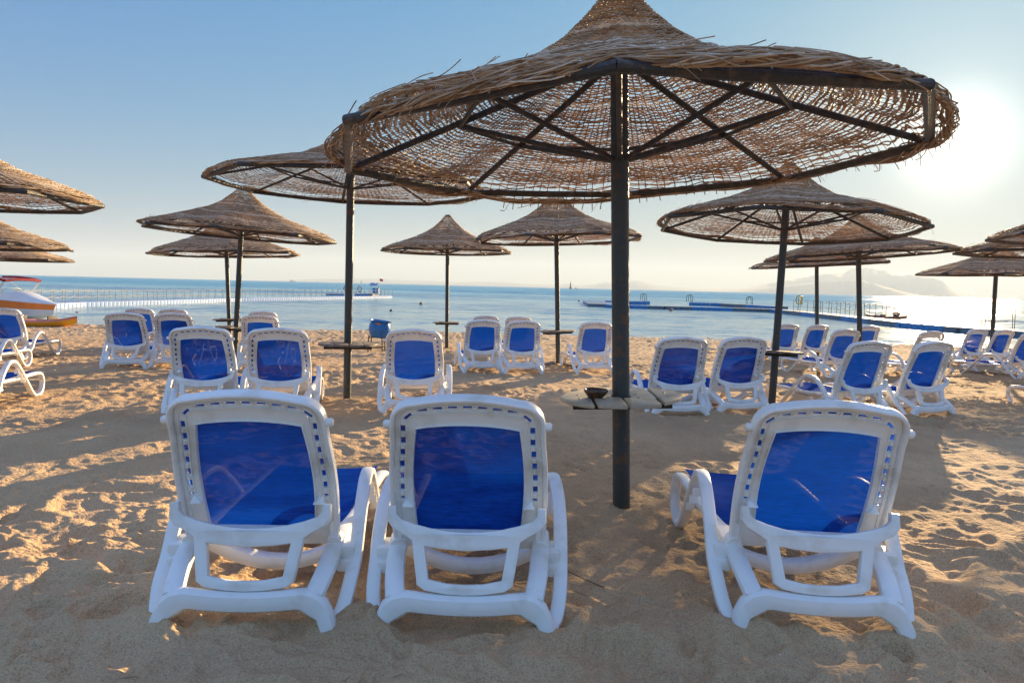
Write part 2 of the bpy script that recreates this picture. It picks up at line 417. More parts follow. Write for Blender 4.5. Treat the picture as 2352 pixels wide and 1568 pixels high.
def water_mat():
    mt = bpy.data.materials.new('sea_water'); mt.use_nodes = True
    n, l = mt.node_tree.nodes, mt.node_tree.links
    b = n['Principled BSDF']; b.inputs['Roughness'].default_value = 0.10
    b.inputs['IOR'].default_value = 1.33; b.inputs['Specular IOR Level'].default_value = 0.28
    tc = n.new('ShaderNodeTexCoord')
    # the shallow water over sand is paler than the deep water beyond the moorings
    sx = n.new('ShaderNodeSeparateXYZ'); l.new(tc.outputs['Object'], sx.inputs[0])
    nn = n.new('ShaderNodeTexNoise'); nn.inputs['Scale'].default_value = 0.03; l.new(tc.outputs['Object'], nn.inputs['Vector'])
    ad = n.new('ShaderNodeMath'); ad.operation = 'MULTIPLY_ADD'; ad.inputs[1].default_value = 40; l.new(nn.outputs['Fac'], ad.inputs[0]); l.new(sx.outputs['Y'], ad.inputs[2])
    mp = n.new('ShaderNodeMapRange'); mp.inputs['From Min'].default_value = 40; mp.inputs['From Max'].default_value = 260
    l.new(ad.outputs[0], mp.inputs['Value'])
    cr = n.new('ShaderNodeValToRGB')
    cr.color_ramp.elements[0].color = (0.30, 0.44, 0.46, 1); cr.color_ramp.elements[1].color = (0.03, 0.30, 0.46, 1)
    l.new(mp.outputs[0], cr.inputs['Fac']); l.new(cr.outputs[0], b.inputs['Base Color'])
    def wave(scale, sxy, det, amp):
        """random wave slopes added to the flat normal (not a bump, so that far water keeps its slopes)"""
        mpn = n.new('ShaderNodeMapping'); mpn.inputs['Scale'].default_value = sxy
        l.new(tc.outputs['Object'], mpn.inputs['Vector'])
        w = n.new('ShaderNodeTexNoise'); w.inputs['Scale'].default_value = scale; w.inputs['Detail'].default_value = det; w.inputs['Roughness'].default_value = 0.6
        l.new(mpn.outputs[0], w.inputs['Vector'])
        v = n.new('ShaderNodeVectorMath'); v.operation = 'SUBTRACT'; v.inputs[1].default_value = (.5, .5, .5); l.new(w.outputs['Color'], v.inputs[0])
        v2 = n.new('ShaderNodeVectorMath'); v2.operation = 'MULTIPLY'; v2.inputs[1].default_value = (amp, amp, 0); l.new(v.outputs[0], v2.inputs[0])
        return v2.outputs[0]
    def vadd(a_, b_):
        v = n.new('ShaderNodeVectorMath'); v.operation = 'ADD'
        l.new(a_, v.inputs[0])
        if isinstance(b_, tuple): v.inputs[1].default_value = b_
        else: l.new(b_, v.inputs[1])
        return v.outputs[0]
    sl = vadd(vadd(wave(8.0, (0.6, 1.0, 1), 2, .55), wave(1.7, (0.45, 1.0, 1), 4, .95)), vadd(wave(0.22, (0.45, 1.0, 1), 4, .75), wave(0.02, (0.25, 1.0, 1), 3, .55)))
    cm = n.new('ShaderNodeMapRange'); cm.inputs['From Min'].default_value = 30; cm.inputs['From Max'].default_value = 120; cm.inputs['To Min'].default_value = .55; cm.inputs['To Max'].default_value = 1.15
    l.new(ad.outputs[0], cm.inputs['Value'])
    sv = n.new('ShaderNodeVectorMath'); sv.operation = 'SCALE'; l.new(sl, sv.inputs[0]); l.new(cm.outputs[0], sv.inputs['Scale'])
    nv = n.new('ShaderNodeVectorMath'); nv.operation = 'NORMALIZE'; l.new(vadd(sv.outputs[0], (0, 0, 1)), nv.inputs[0])
    l.new(nv.outputs[0], b.inputs['Normal'])
    b.inputs['Specular IOR Level'].default_value = 0.0; b.inputs['Roughness'].default_value = 1.0
    gl = n.new('ShaderNodeBsdfGlossy'); gl.inputs['Roughness'].default_value = 0.13; l.new(nv.outputs[0], gl.inputs['Normal'])
    fr = n.new('ShaderNodeFresnel'); fr.inputs['IOR'].default_value = 1.33; l.new(nv.outputs[0], fr.inputs['Normal'])
    # waves hide each other at grazing angles, so the mean reflectance of a rough sea levels off
    fc = n.new('ShaderNodeMath'); fc.operation = 'MINIMUM'; l.new(fr.outputs[0], fc.inputs[0])
    cap = n.new('ShaderNodeMapRange'); cap.inputs['From Min'].default_value = 30; cap.inputs['From Max'].default_value = 150; cap.inputs['To Min'].default_value = .62; cap.inputs['To Max'].default_value = .38
    l.new(ad.outputs[0], cap.inputs['Value']); l.new(cap.outputs[0], fc.inputs[1])
    mx = n.new('ShaderNodeMixShader'); l.new(fc.outputs[0], mx.inputs[0]); l.new(b.outputs[0], mx.inputs[1]); l.new(gl.outputs[0], mx.inputs[2])
    l.new(mx.outputs[0], n['Material Output'].inputs['Surface'])
    return mt

# ------------------------------------------------------------------ sand (one sheet), sea
def hash2(ix, iy, s):
    h = (ix.astype(np.int64) * 374761393 + iy.astype(np.int64) * 668265263 + s * 1442695041) & 0xFFFFFFFF
    h = ((h ^ (h >> 13)) * 1274126177) & 0xFFFFFFFF
    h = ((h ^ (h >> 16)) * 2246822519) & 0xFFFFFFFF
    return ((h ^ (h >> 15)) & 0xFFFFFF) / float(0xFFFFFF)
def vnoise(x, y, s):
    ix, iy = np.floor(x), np.floor(y); fx, fy = x - ix, y - iy
    u, v = fx * fx * fx * (fx * (fx * 6 - 15) + 10), fy * fy * fy * (fy * (fy * 6 - 15) + 10)
    a, b = hash2(ix, iy, s), hash2(ix + 1, iy, s); c, d = hash2(ix, iy + 1, s), hash2(ix + 1, iy + 1, s)
    return (a * (1 - u) + b * u) * (1 - v) + (c * (1 - u) + d * u) * v
def fbm(x, y, s, o=4):
    t = 0; a = 0.5
    for k in range(o):
        t = t + a * vnoise(x * 2 ** k + 17.3 * k, y * 2 ** k - 9.1 * k, s + k); a *= 0.5
    return t
def dimples(x, y, cell, s, rad, prob=0.8):
    """soft foot-sized pits with a raised lip, one per jittered cell"""
    out = np.zeros_like(x)
    cx, cy = np.floor(x / cell), np.floor(y / cell)
    for i in (-1, 0, 1):
        for j in (-1, 0, 1):
            gx, gy = cx + i, cy + j
            px = (gx + 0.15 + 0.7 * hash2(gx, gy, s)) * cell; py = (gy + 0.15 + 0.7 * hash2(gx, gy, s + 1)) * cell
            an = hash2(gx, gy, s + 2) * PI; sz = rad * (0.6 + 0.8 * hash2(gx, gy, s + 3))
            on = (hash2(gx, gy, s + 4) < prob)
            dx, dy = x - px, y - py
            u = (dx * np.cos(an) + dy * np.sin(an)) / (sz * 1.5); v = (-dx * np.sin(an) + dy * np.cos(an)) / (sz * 0.75)
            r2 = u * u + v * v
            out += on * (0.4 + 0.6 * hash2(gx, gy, s + 5)) * (-np.exp(-r2 * 1.4) + 0.55 * np.exp(-(np.sqrt(r2) - 1.35) ** 2 * 5))
    return out
def sand_height(x, y):
    z = np.where(y < 3, 0.0, np.where(y < 8, -0.016 * (y - 3), -0.08 - 0.025 * (y - 8)))
    z = np.maximum(z, -1.6)
    wx = x + 0.25 * (fbm(x * 2, y * 2, 5, 3) - .5); wy = y + 0.25 * (fbm(x * 2 + 40, y * 2, 6, 3) - .5)
    rough = np.clip((fbm(x * 0.42 + 3, y * 0.55 + 1, 21, 3) - 0.34) * 5.0, 0.45, 1.0)
    rough = np.maximum(rough, np.clip((3.4 - y) / .8, 0, .85))
    far = np.clip((y - 14) / 10, 0, 1)
    rough = np.maximum(rough, far)
    d = dimples(wx, wy, 0.26, 31, 0.085, 0.85) * 0.024 + dimples(wx + 5, wy + 3, 0.19, 47, 0.055, 0.75) * 0.014 + dimples(wx - 5, wy + 8, 0.5, 53, 0.15, 0.6) * 0.025
    n = (fbm(wx * 4.0, wy * 5.0, 60, 4) - .47) * 0.040 + (np.abs(fbm(wx * 9, wy * 12, 75, 3) - .45)) * 0.030 * rough + (fbm(wx * 22, wy * 26, 70, 3) - .45) * 0.011
    big = (fbm(x * 0.5, y * 0.6, 80, 3) - .44) * 0.07
    return z + (d + n) * (0.22 + 0.98 * rough) * (1.0 + 0.4 * far) * (1 + .45 * np.clip((4 - y) / 1.5, 0, 1)) + big * np.clip((y + 1) / 3, 0, 1)

# footings: (x, y, radius, depth) places where sand is pressed or heaped
def build_sand(heaps):
    ys = []
    y = 0.9
    while y < 26.5:
        ys.append(y); y += max(0.009, 0.0032 * y * (1 if y < 9 else 1.25))
    ys = np.array([-60, -25, -10, -4, -1, 0.2, 0.6] + ys + [28, 32, 40, 60.0])
    U = np.linspace(-1, 1, 861)
    U = np.concatenate([[-60, -20, -6, -2.6, -1.6, -1.2], U, [1.2, 1.6, 2.6, 6, 20, 60]])
    wy = np.clip(0.80 * ys + 0.7, 1.1, 22)
    Y = np.repeat(ys[:, None], len(U), 1); X = U[None, :] * wy[:, None]
    X = np.clip(X, -260, 260)
    Z = sand_height(X, Y)
    for (hx, hy, hr, hd) in heaps:
        d2 = ((X - hx) ** 2 + (Y - hy) ** 2) / (hr * hr)
        Z += hd * np.exp(-d2) 
    ny, nx = Y.shape
    V = np.stack([X, Y, Z], -1).reshape(-1, 3).astype(np.float32)
    I = np.arange(ny * nx).reshape(ny, nx)
    F = np.stack([I[:-1, :-1], I[:-1, 1:], I[1:, 1:], I[1:, :-1]], -1).reshape(-1, 4)
    me = bpy.data.meshes.new('sand')
    me.vertices.add(len(V)); me.vertices.foreach_set('co', V.ravel())
    me.loops.add(F.size); me.loops.foreach_set('vertex_index', F.ravel().astype(np.int32))
    me.polygons.add(len(F)); me.polygons.foreach_set('loop_start', np.arange(0, F.size, 4, dtype=np.int32))
    me.update(calc_edges=True)
    me.shade_smooth()
    me.materials.append(sand_mat())
    o = bpy.data.objects.new('sand', me); COL.objects.link(o)
    tag(o, kind='structure')
    return o

def build_water():
    b = MB()
    ys = [22.0, 60, 200, 800, 3000, 9800]; xs = [-9800, -2000, -300, 0, 300, 2000, 9800]
    v = [(x, y, WATER_Z) for y in ys for x in xs]; k = len(xs)
    b.add(v, [(i * k + j, i * k + j + 1, (i + 1) * k + j + 1, (i + 1) * k + j) for i in range(len(ys) - 1) for j in range(k - 1)])
    o = b.build('sea', water_mat(), None, smooth=0, fix=False)
    tag(o, kind='structure')
build_water()

def ridge(name, prof, dist, depth, seed, hmul=1.0):
    """range of hills from (px, py) skyline points, built as a deep height field"""
    pts = [(ray(px, py)) for px, py in prof]
    A = np.array([math.atan2(r.x, r.y) for r in pts]); E = np.array([r.z / math.hypot(r.x, r.y) for r in pts])
    na = 420; nd = 26
    a = np.linspace(A[0], A[-1], na)
    top = np.interp(a, A, np.maximum(E, 0.0)) * dist
    t = np.linspace(0, 1, nd)
    AA, TT = np.meshgrid(a, t)
    D = dist - depth * 0.45 + TT * depth
    S = np.sin(PI * TT) ** 0.85
    X = D * np.sin(AA); Y = D * np.cos(AA)
    nz = fbm(X / 420, Y / 420, seed, 4); nz2 = np.abs(fbm(X / 160, Y / 160, seed + 9, 3) - .45)
    jag = (fbm(AA * 180, AA * 0 + 3, seed + 3, 4) - .47) * 0.10
    Z = np.interp(AA, a, top) * (S * (0.80 + 0.42 * nz + jag) - 0.35 * nz2 * S * (1 - S * 0.4))
    Z = np.minimum(Z, np.interp(AA, a, top) * (1.0 + jag)) + WATER_Z - 1 * (S < 0.02)
    I = np.arange(na * nd).reshape(nd, na)
    F = np.stack([I[:-1, :-1], I[:-1, 1:], I[1:, 1:], I[1:, :-1]], -1).reshape(-1, 4)
    b = MB(); b.add(np.stack([X, Y, Z], -1).reshape(-1, 3), F.tolist())
    o = b.build(name, M_ROCK, None, smooth=0, fix=False)
    o.data.shade_smooth()
    tag(o, kind='structure'); return o
ridge('mountains', [(1420, 664), (1448, 645), (1466, 644), (1487, 648), (1514, 655), (1592, 660), (1650, 661.7), (1702, 660), (1747, 653), (1788, 643), (1841, 638), (1875, 630), (1912, 626), (1935, 627), (1957, 616), (2002, 612), (2032, 617), (2070, 628), (2137, 633), (2163, 643), (2182, 660), (2222, 684)], 8600, 1700, 5)
ridge('mountains', [(1600, 669), (1700, 664), (1790, 657), (1860, 650), (1930, 644), (1975, 640), (2010, 648), (2060, 664), (2125, 682)], 7000, 900, 12)
ridge('hills', [(600, 645), (645, 643), (725, 640.7), (825, 639.7), (875, 640), (941, 644), (991, 644), (1021, 645.7), (1051, 647.4), (1091, 646.7), (1158, 647), (1218, 651.4), (1285, 653), (1308, 649), (1325, 652.5), (1368, 652), (1395, 646), (1420, 651), (1500, 661), (1560, 667.5)], 8800, 1200, 33)

# ------------------------------------------------------------------ sun lounger
def mk_lounger():
    root = empty('sun_lounger')
    X = Vector((1, 0, 0))
    for s in (-1, 1):
        # looped side frame: foot, armrest arch, front loop, seat rail back to the rear
        P = [(.318, .0, .028), (.334, .03, .048), (.352, .07, .085), (.365, .125, .150), (.371, .205, .225), (.372, .285, .340), (.368, .385, .425), (.360, .495, .470), (.352, .61, .468), (.346, .70, .420), (.336, .83, .315), (.330, .96, .185), (.326, 1.07, .075), (.324, 1.16, .018), (.323, 1.25, .012), (.321, 1.335, .05), (.318, 1.385, .125), (.314, 1.385, .20), (.310, 1.34, .248), (.305, 1.22, .262), (.300, 1.0, .262), (.297, .75, .262), (.295, .52, .270), (.292, .36, .284), (.290, .27, .280), (.285, .18, .252), (.276, .09, .210), (.258, .0, .160)]
        path = smooth_path([(s * a, b, c) for a, b, c in P], 5)
        k = len(path)
        w = [0.056] * k; t = [0.036] * k
        for i in range(k):
            u = i / k
            if u < .05: w[i] = .05; t[i] = .04
            if u > 0.84: w[i] = 0.075; t[i] = 0.045
        b = MB(); b.sweep([q for q in path], (1, 0, 0), w, t, n=14)
        # web between arm leg and seat rail, stiffening ribs under the arm
        b.box((s * .332, .255, .250), (.075, .13, .055), bev=.012)
        b.box((s * .332, .20, .205), (.06, .07, .05), bev=.012)
        for q in (.70, .77, .84):
            b.box((s * .342, q, .47 - (q - .60) * .83 - .04), (.044, .006, .04))
        b.build('side_frame', M_WHITE, root)
    # rear crossbeam that flares into the two feet
    b = MB()
    pts = []; hs = []
    for i in range(29):
        u = -1 + 2 * i / 28
        a = abs(u)
        if a < 0.62: x = u / 0.62 * .205; z = .136 + .014 * (a / .62) ** 2; h = .074
        else:
            q = (a - .62) / .38
            x = math.copysign(.205 + .115 * (1 - (1 - q) ** 1.7) , u); z = .150 - .140 * q ** 1.7 ; h = .074 + .024 * math.sin(PI * min(q * 1.6, 1)) - .012 * q
        pts.append((x, .0 - .012 * (a > .9), z)); hs.append(h)
    b.sweep(pts, (0, 1, 0), [.062] * 29, hs, n=14)
    b.build('rear_crossbeam', M_WHITE, root)
    for (y, ze, dip, wd, ht) in ((.43, .208, .095, .080, .062), (.90, .235, .05, .05, .035), (1.345, .236, .02, .06, .04)):
        b = MB()
        pts = [(.30 * (-1 + 2 * i / 20), y, ze - dip * (1 - (-1 + 2 * i / 20) ** 2)) for i in range(21)]
        b.sweep(pts, (0, 1, 0), wd, ht, n=12); b.build('seat_crossbar', M_WHITE, root)
    # legs curving under the seat
    # seat fabric
    b = MB(); nx, ny = 12, 26; V = []
    for j in range(ny + 1):
        for i in range(nx + 1):
            u = -1 + 2 * i / nx; y = .455 + (1.375 - .455) * j / ny
            V.append((u * .272, y, .281 - .022 * (1 - u * u) * (1 - .35 * math.cos(j / ny * 4 * PI) * 0.4)))
    V2 = [(x, y, z - .004) for x, y, z in V]; k = nx + 1
    F = [(j * k + i, j * k + i + 1, (j + 1) * k + i + 1, (j + 1) * k + i) for j in range(ny) for i in range(nx)]
    b.add(V, F)
    b.build('seat_sling', M_FABRIC, root, smooth=0, fix=False).data.shade_smooth()
    # ---- backrest, built in its own leaning plane
    H = Vector((0, .245, .262)); D = Vector((0, -.225, .655)).normalized(); N = Vector((0, -D.z, D.y))  # N points to the rear
    def mp(u, v, w):
        bow = 0.014 * math.sin(min(max(v / .66, 0), 1) * PI)      # the back is gently curved lengthwise
        return (H + Vector((1, 0, 0)) * u + D * v + N * (w - bow))[:]
    def half(v):
        return .292 + .010 * math.sin(min(v / .5, 1) * PI) - 0.012 * max(0, v - .35) / .35
    out = [(-half(v), v) for v in (0.0, .1, .2, .3, .4, .5, .56)]
    for i in range(1, 9):
        a = PI - i / 8 * PI / 2
        out.append((-.282 + .085 + .085 * math.cos(a) * 1.0, .585 + .085 * math.sin(a)))
    for i in range(1, 12):
        u = -.197 + .394 * i / 12; out.append((u, .670 + .022 * (1 - (u / .197) ** 2)))
    right = [(-a, b_) for a, b_ in out[:15]][::-1]
    outline = out + right
    def inset(lp, d):
        n_ = len(lp); res = []
        for i in range(n_):
            p0, p1, p2 = np.array(lp[i - 1]), np.array(lp[i]), np.array(lp[(i + 1) % n_])
            t_ = (p2 - p0); t_ /= np.linalg.norm(t_)
            res.append(tuple(p1 + d * np.array([t_[1], -t_[0]])))
        return res
    # outline runs clockwise (up the left side), so the inside is to the right
    ins = inset(outline, .010)
    ins[0] = (ins[0][0], .004); ins[-1] = (ins[-1][0], .004)
    # sling opening
    op = []
    for i in range(9):
        v = .085 + .47 * i / 8; op.append((-(.206 + .016 * math.sin(i / 8 * PI) - .012 * i / 8), v))
    for i in range(1, 10):
        u = -.194 + .388 * i / 10; op.append((u, .555 + .018 * (1 - (u / .194) ** 2)))
    for i in range(8, -1, -1):
        v = .085 + .47 * i / 8; op.append(((.206 + .016 * math.sin(i / 8 * PI) - .012 * i / 8), v))
    # slots following the rim
    slots = []
    def slot(c, ang, L, Wd):
        ca, sa = math.cos(ang), math.sin(ang)
        slots.append([(c[0] + ca * a - sa * b_, c[1] + sa * a + ca * b_) for a, b_ in ((-L / 2, -Wd / 2), (L / 2, -Wd / 2), (L / 2, Wd / 2), (-L / 2, Wd / 2))])
    for v in (.235, .285, .338, .392, .446, .500, .553):
        for s in (-1, 1):
            slot((s * (half(v) - .040), v), PI / 2 + s * 0.02, .029 if v > .24 else .014, .018)
    for s in (-1, 1):
        slot((s * .224, .606), s * -math.radians(40), .036, .014)
    for i in range(7):
        u = -.168 + .056 * i; slot((u, .631 + .020 * (1 - (u / .2) ** 2)), -u * .22, .034, .013)
    back = plate('backrest_frame', [ins, op] + slots, .012, .002, lambda u, v, w: mp(u, v, w - .004), M_WHITE, root)
    # thick rounded outer lip + raised rims joined into the backrest frame
    b = MB()
    lipside = []
    lp = [mp(u, v, .004) for u, v in outline]
    lp = smooth_path(lp, 2)
    for i in range(len(lp)): lipside.append(N[:])
    topw = []
    for q in lp:
        v = (Vector(q) - H).dot(D); topw.append(.040 + .014 * max(0, min(1, (v - .5) / .15)))
    b.sweep(lp, lipside, topw, .019, n=12)
    ri = [mp(u, v, .004) for u, v in inset(outline, .028)[1:-1]]
    b.sweep(smooth_path(ri, 2), N[:], .013, .004, n=6)
    ri = [mp(u, v, .004) for u, v in inset(outline, .056)[2:-2]]
    b.sweep(smooth_path(ri, 2), N[:], .012, .0035, n=6)
    oi = [mp(u, v, .004) for u, v in inset(op, -.004)]
    b.sweep(oi, N[:], .014, .007, n=8, closed=True)
    # small pegs between slots and gussets near the bracket
    for v in (.262, .312, .365, .419, .473, .527):
        for s in (-1, 1):
            c = Vector(mp(s * (half(v) - .040), v, .004)); b.tube([c - N * .004, c + N * .006], .0065, n=10)
            c = Vector(mp(s * (half(v) - .016), v, .0)); b.box(c, (.018, .012, .004))
    for i in range(8):
        u = -.196 + .056 * i; c = Vector(mp(u, .631 + .020 * (1 - (u / .2) ** 2), .004)); b.tube([c - N * .004, c + N * .006], .0065, n=10)
    for s in (-1, 1):
        c = Vector(mp(s * .232, .225, .016)); b.add([mp(s * .215, .215, .0), mp(s * .26, .215, .0), mp(s * .252, .245, .0), mp(s * .215, .215, .035), mp(s * .26, .215, .035), mp(s * .250, .235, .01)], [(0, 1, 2), (3, 4, 5), (0, 1, 4, 3), (1, 2, 5, 4), (2, 0, 3, 5)])
        b.tube([mp(s * .285, .03, -.02), mp(s * .285, .03, .03)], .03, n=16)
        b.box(mp(s * .283, .06, .0), (.03, .04, .10), bev=.006)
    me2 = b.build('lip_tmp', M_WHITE, None)
    # join lip geometry into the backrest mesh
    bm = bmesh.new(); bm.from_mesh(back.data); bm.from_mesh(me2.data); bm.to_mesh(back.data); bm.free()
    back.data.shade_smooth(); back.data.set_sharp_from_angle(angle=R_(32))
    tmp = me2.data; bpy.data.objects.remove(me2); bpy.data.meshes.remove(tmp)
    # sling
    b = MB(); V = []; nx, ny = 12, 20
    for j in range(ny + 1):
        for i in range(nx + 1):
            u = -1 + 2 * i / nx; v = .045 + .605 * j / ny
            wdt = min(.272, half(v) - .018) * (1 if v < .56 else 1 - (v - .56) * 2.4)
            V.append(mp(u * wdt, v, -.022 - .010 * (1 - u * u) * math.sin(j / ny * PI)))
    k = nx + 1
    b.add(V, [(j * k + i, j * k + i + 1, (j + 1) * k + i + 1, (j + 1) * k + i) for j in range(ny) for i in range(nx)])
    o = b.build('backrest_sling', M_FABRIC, back, smooth=0, fix=False); o.data.shade_smooth()
    for s in (-1, 1):
        b = MB(); c = Vector(mp(s * .290, .575, .006)); b.tube([c, c + X * s * .018, c + X * s * .026], [.017, .017, .012], n=16)
        b.build('knob', M_WHITE, back)
    # ---- bracket that props the back on the crossbeam
    T = Vector((0, .118, .474)); Bt = Vector((0, .012, .176)); BD = (T - Bt); L = BD.length; BD.normalize()
    BN = Vector((0, -BD.z, BD.y))
    hl = [(.302, .315), (.272, .318), (.268, .285), (.252, .268), (.20, .250), (.14, .236), (.07, .226)]
    ho = [(.303, .262), (.282, .234), (.232, .206), (.205, .188), (.200, .15), (.180, .03), (.150, .010), (.07, -.002)]
    right_ = ho[::-1] + hl   # from bottom centre round to top centre
    loop = [(0, -.005)] + right_ + [(0, .222)] + [(-a, b_) for a, b_ in right_[::-1]]
    # window
    win = [(.138, .050), (.157, .168), (.10, .160), (0, .153), (-.10, .160), (-.157, .168), (-.138, .050), (-.07, .036), (0, .033), (.07, .036)]
    def mb_(u, v, w):
        p = Bt + Vector((1, 0, 0)) * u + BD * v + BN * (w + .022 * (abs(u) / .3) ** 2 * (v / .3))
        return p[:]
    plate('support_bracket', [loop, win], .034, .006, mb_, M_WHITE, root)
    return root

# ------------------------------------------------------------------ woven parasol
RIM = 1.66
PROF_R = [0, .05, .10, .19, .36, .57, .84, 1.15, 1.45, 1.62, 1.70, 1.76]
PROF_Z = [.91, .895, .845, .74, .585, .45, .33, .225, .125, .055, .020, -.03]
def prof(r, hat=1.0):
    z = np.interp(r, PROF_R, PROF_Z)
    return z + (hat - 1.0) * .9 * np.clip(1 - r / .6, 0, 1) ** 1.3
def canopy_surface(r, th, hat, seed, droop=0.0):
    a = (th % (PI / 4)) - PI / 8
    ap = np.cos(a)                                     # 1 at mid panel, cos(22.5) at the ribs
    t = (ap - math.cos(PI / 8)) / (1 - math.cos(PI / 8))
    z = prof(r, hat) - 0.035 * t * np.clip(r / 1.2, 0, 1) * np.clip((1.9 - r) * 2, 0, 1)
    z = z + (fbm(r * np.cos(th) * 1.6 + 9, r * np.sin(th) * 1.6 + 9, seed, 3) - .44) * 0.07 * np.clip(r / .8, 0, 1)
    over = np.clip(r - 1.54, 0, 1)
    z = z - over * (0.12 + droop * vnoise(th * 2.5, th * 0, seed + 4))
    return z
def mk_canopy(seed, pitch=.043, nsp=168, hat=1.0, sub=4, detail=True, droop=1.2):
    rng = np.random.RandomState(seed)
    b = MB()
    V = []; F = []; C = []; base = 0
    def strand(r, th, z, w, h, tone, closed):
        """flat twig: triangular section, vectorised"""
        nonlocal base
        n = len(r)
        ct, st = np.cos(th), np.sin(th)
        # radial slope tilt
        P0 = np.stack([(r - w) * ct, (r - w) * st, z], 1)
        P1 = np.stack([(r + w) * ct, (r + w) * st, z - 0.0 * w], 1)
        P2 = np.stack([r * ct, r * st, z + h], 1)
        P3 = np.stack([r * ct, r * st, z - h], 1)
        vv = np.stack([P0, P2, P1, P3], 1).reshape(-1, 3)
        I = np.arange(n)
        I2 = (I + 1) % n if closed else I + 1
        if not closed: I, I2 = I[:-1], I2[:-1]
        for k in range(4):
            k2 = (k + 1) % 4
            F.append(np.stack([I * 4 + k, I2 * 4 + k, I2 * 4 + k2, I * 4 + k2], 1) + base)
        V.append(vv); C.append(np.full(len(vv), tone)); base += len(vv)
    rad = .045; ring = 0
    while rad < 1.62:
        q = nsp if rad > .62 else (nsp // 2 if rad > .27 else nsp // 4)
        n = q * sub // 2
        dense = np.clip((.75 - rad) / .45, 0, 1)
        band = 0.30 if (ring % 13 in (3, 4)) else 0.0
        tone0 = .48 + rng.uniform(-.12, .12) + band
        for j in range(2):
            th = np.linspace(0, 2 * PI, n, endpoint=False) + rng.uniform(0, .01)
            jit = (vnoise(th * 9 + ring * 3.7, th * 0 + j * 7 + seed, 11) - .5) * .018 + (vnoise(th * 31 + ring, th * 0 + j, 12) - .5) * .010
            ph = th * q / 2 + (ring % 2) * PI / 2 * 2 / 2
            cross = math.cos(j * PI)
            wv = np.cos(th * q / 2 + (ring % 2) * PI)
            r = rad + jit * (1 - .5 * dense) + cross * wv * pitch * .23 * (1 - .4 * dense)
            w = pitch * (.235 + .12 * dense) * (0.72 + .6 * vnoise(th * 14 + ring * 5, th * 0 + j * 3, 13))
            z = canopy_surface(r, th, hat, seed, droop) + wv * .008 * (1 if j == 0 else -1) + .004
            strand(r, th, z, w, np.full(n, .0042), tone0 + rng.uniform(-.18, .18), True)
        rad += pitch * (1.0 + rng.uniform(-.12, .12)) * (.72 if rad < .6 else 1.0); ring += 1
    # radial stakes
    for i in range(nsp):
        th0 = 2 * PI * i / nsp
        r0 = .04 if i % 4 == 0 else (.27 if i % 2 == 0 else .62)
        r = np.linspace(r0, 1.632 + rng.uniform(-.01, .03), 22)
        th = th0 + (vnoise(r * 4, r * 0 + i, 14) - .5) * .016 * np.clip(r, .3, 2)
        z = canopy_surface(r, th, hat, seed, droop)
        w = .0036
        ct, st = np.cos(th), np.sin(th)
        P0 = np.stack([r * ct - st * w, r * st + ct * w, z], 1); P1 = np.stack([r * ct, r * st, z + w], 1); P2 = np.stack([r * ct + st * w, r * st - ct * w, z], 1)
        vv = np.stack([P0, P1, P2], 1).reshape(-1, 3); I = np.arange(21)
        for k in range(3):
            k2 = (k + 1) % 3
            F.append(np.stack([I * 3 + k, (I + 1) * 3 + k, (I + 1) * 3 + k2, I * 3 + k2], 1) + base)
        V.append(vv); C.append(np.full(len(vv), .30 + rng.uniform(-.1, .1))); base += len(vv)
    # braided hem: several long strands twisting round the edge
    for j in range(22):
        n = 420; th = np.linspace(0, 2 * PI, n + 1)[:-1]
        a = th * (11 + j % 5) + j * 2 * PI / 7 + 6.0 * vnoise(th * 3.1, th * 0 + j, 19) + 2.0 * vnoise(th * 11, th * 0 + j, 20)
        r = 1.622 + (.010 + .016 * vnoise(th * 5, th * 0 + j, 21)) * np.cos(a) + (vnoise(th * 6, th * 0 + j, 15) - .5) * .03
        z = canopy_surface(np.full(n, 1.62), th, hat, seed, droop) + .004 + .016 * np.sin(a)
        strand(r, th, z, np.full(n, .0034), np.full(n, .0036), .5 + rng.uniform(-.4, .35), True)
    # loose twigs lying on the weave, some sticking out
    for i in range(520 if detail else 120):
        th0 = rng.uniform(0, 2 * PI); r0 = 1.64 * math.sqrt(rng.uniform(.05, 1.0)) if rng.rand() < .55 else rng.uniform(1.42, 1.64)
        L = rng.uniform(.12, .42); n = 7; s = np.linspace(0, 1, n)
        slope = rng.uniform(-.35, .35) if rng.rand() < .75 else rng.uniform(-1.2, 1.2)
        th = th0 + s * L / r0 * math.cos(slope); r = r0 + s * L * math.sin(slope) * .6
        r = np.minimum(r, 1.68)
        lift = rng.uniform(0, .012) + (s ** 2) * (rng.uniform(0, .05) if rng.rand() < .4 else 0) * rng.choice([1, -.6])
        z = canopy_surface(r, th, hat, seed, droop) + .012 + lift
        strand(r, th, z, np.full(n, rng.uniform(.0018, .0036)), np.full(n, .0025), .5 + rng.uniform(-.3, .35), False)
    # frayed ends hanging from the hem
    for i in range(90 if detail else 30):
        th0 = rng.uniform(0, 2 * PI); L = rng.uniform(.03, .12); n = 6; s = np.linspace(0, 1, n)
        r = 1.64 + s * L * rng.uniform(-.1, .6); th = th0 + s * L * rng.uniform(-.5, .5)
        z = canopy_surface(np.full(n, 1.62), th, hat, seed, droop) - s * L * rng.uniform(-.2, 1.0) - .2 * s * s * L
        strand(r, th, z, np.full(n, .0016), np.full(n, .0016), .3, False)
    V = np.vstack(V).astype(np.float32); F = np.vstack(F).astype(np.int32); C = np.concatenate(C).astype(np.float32)
    me = bpy.data.meshes.new('canopy')
    me.vertices.add(len(V)); me.vertices.foreach_set('co', V.ravel())
    me.loops.add(F.size); me.loops.foreach_set('vertex_index', F.ravel())
    me.polygons.add(len(F)); me.polygons.foreach_set('loop_start', np.arange(0, F.size, 4, dtype=np.int32))
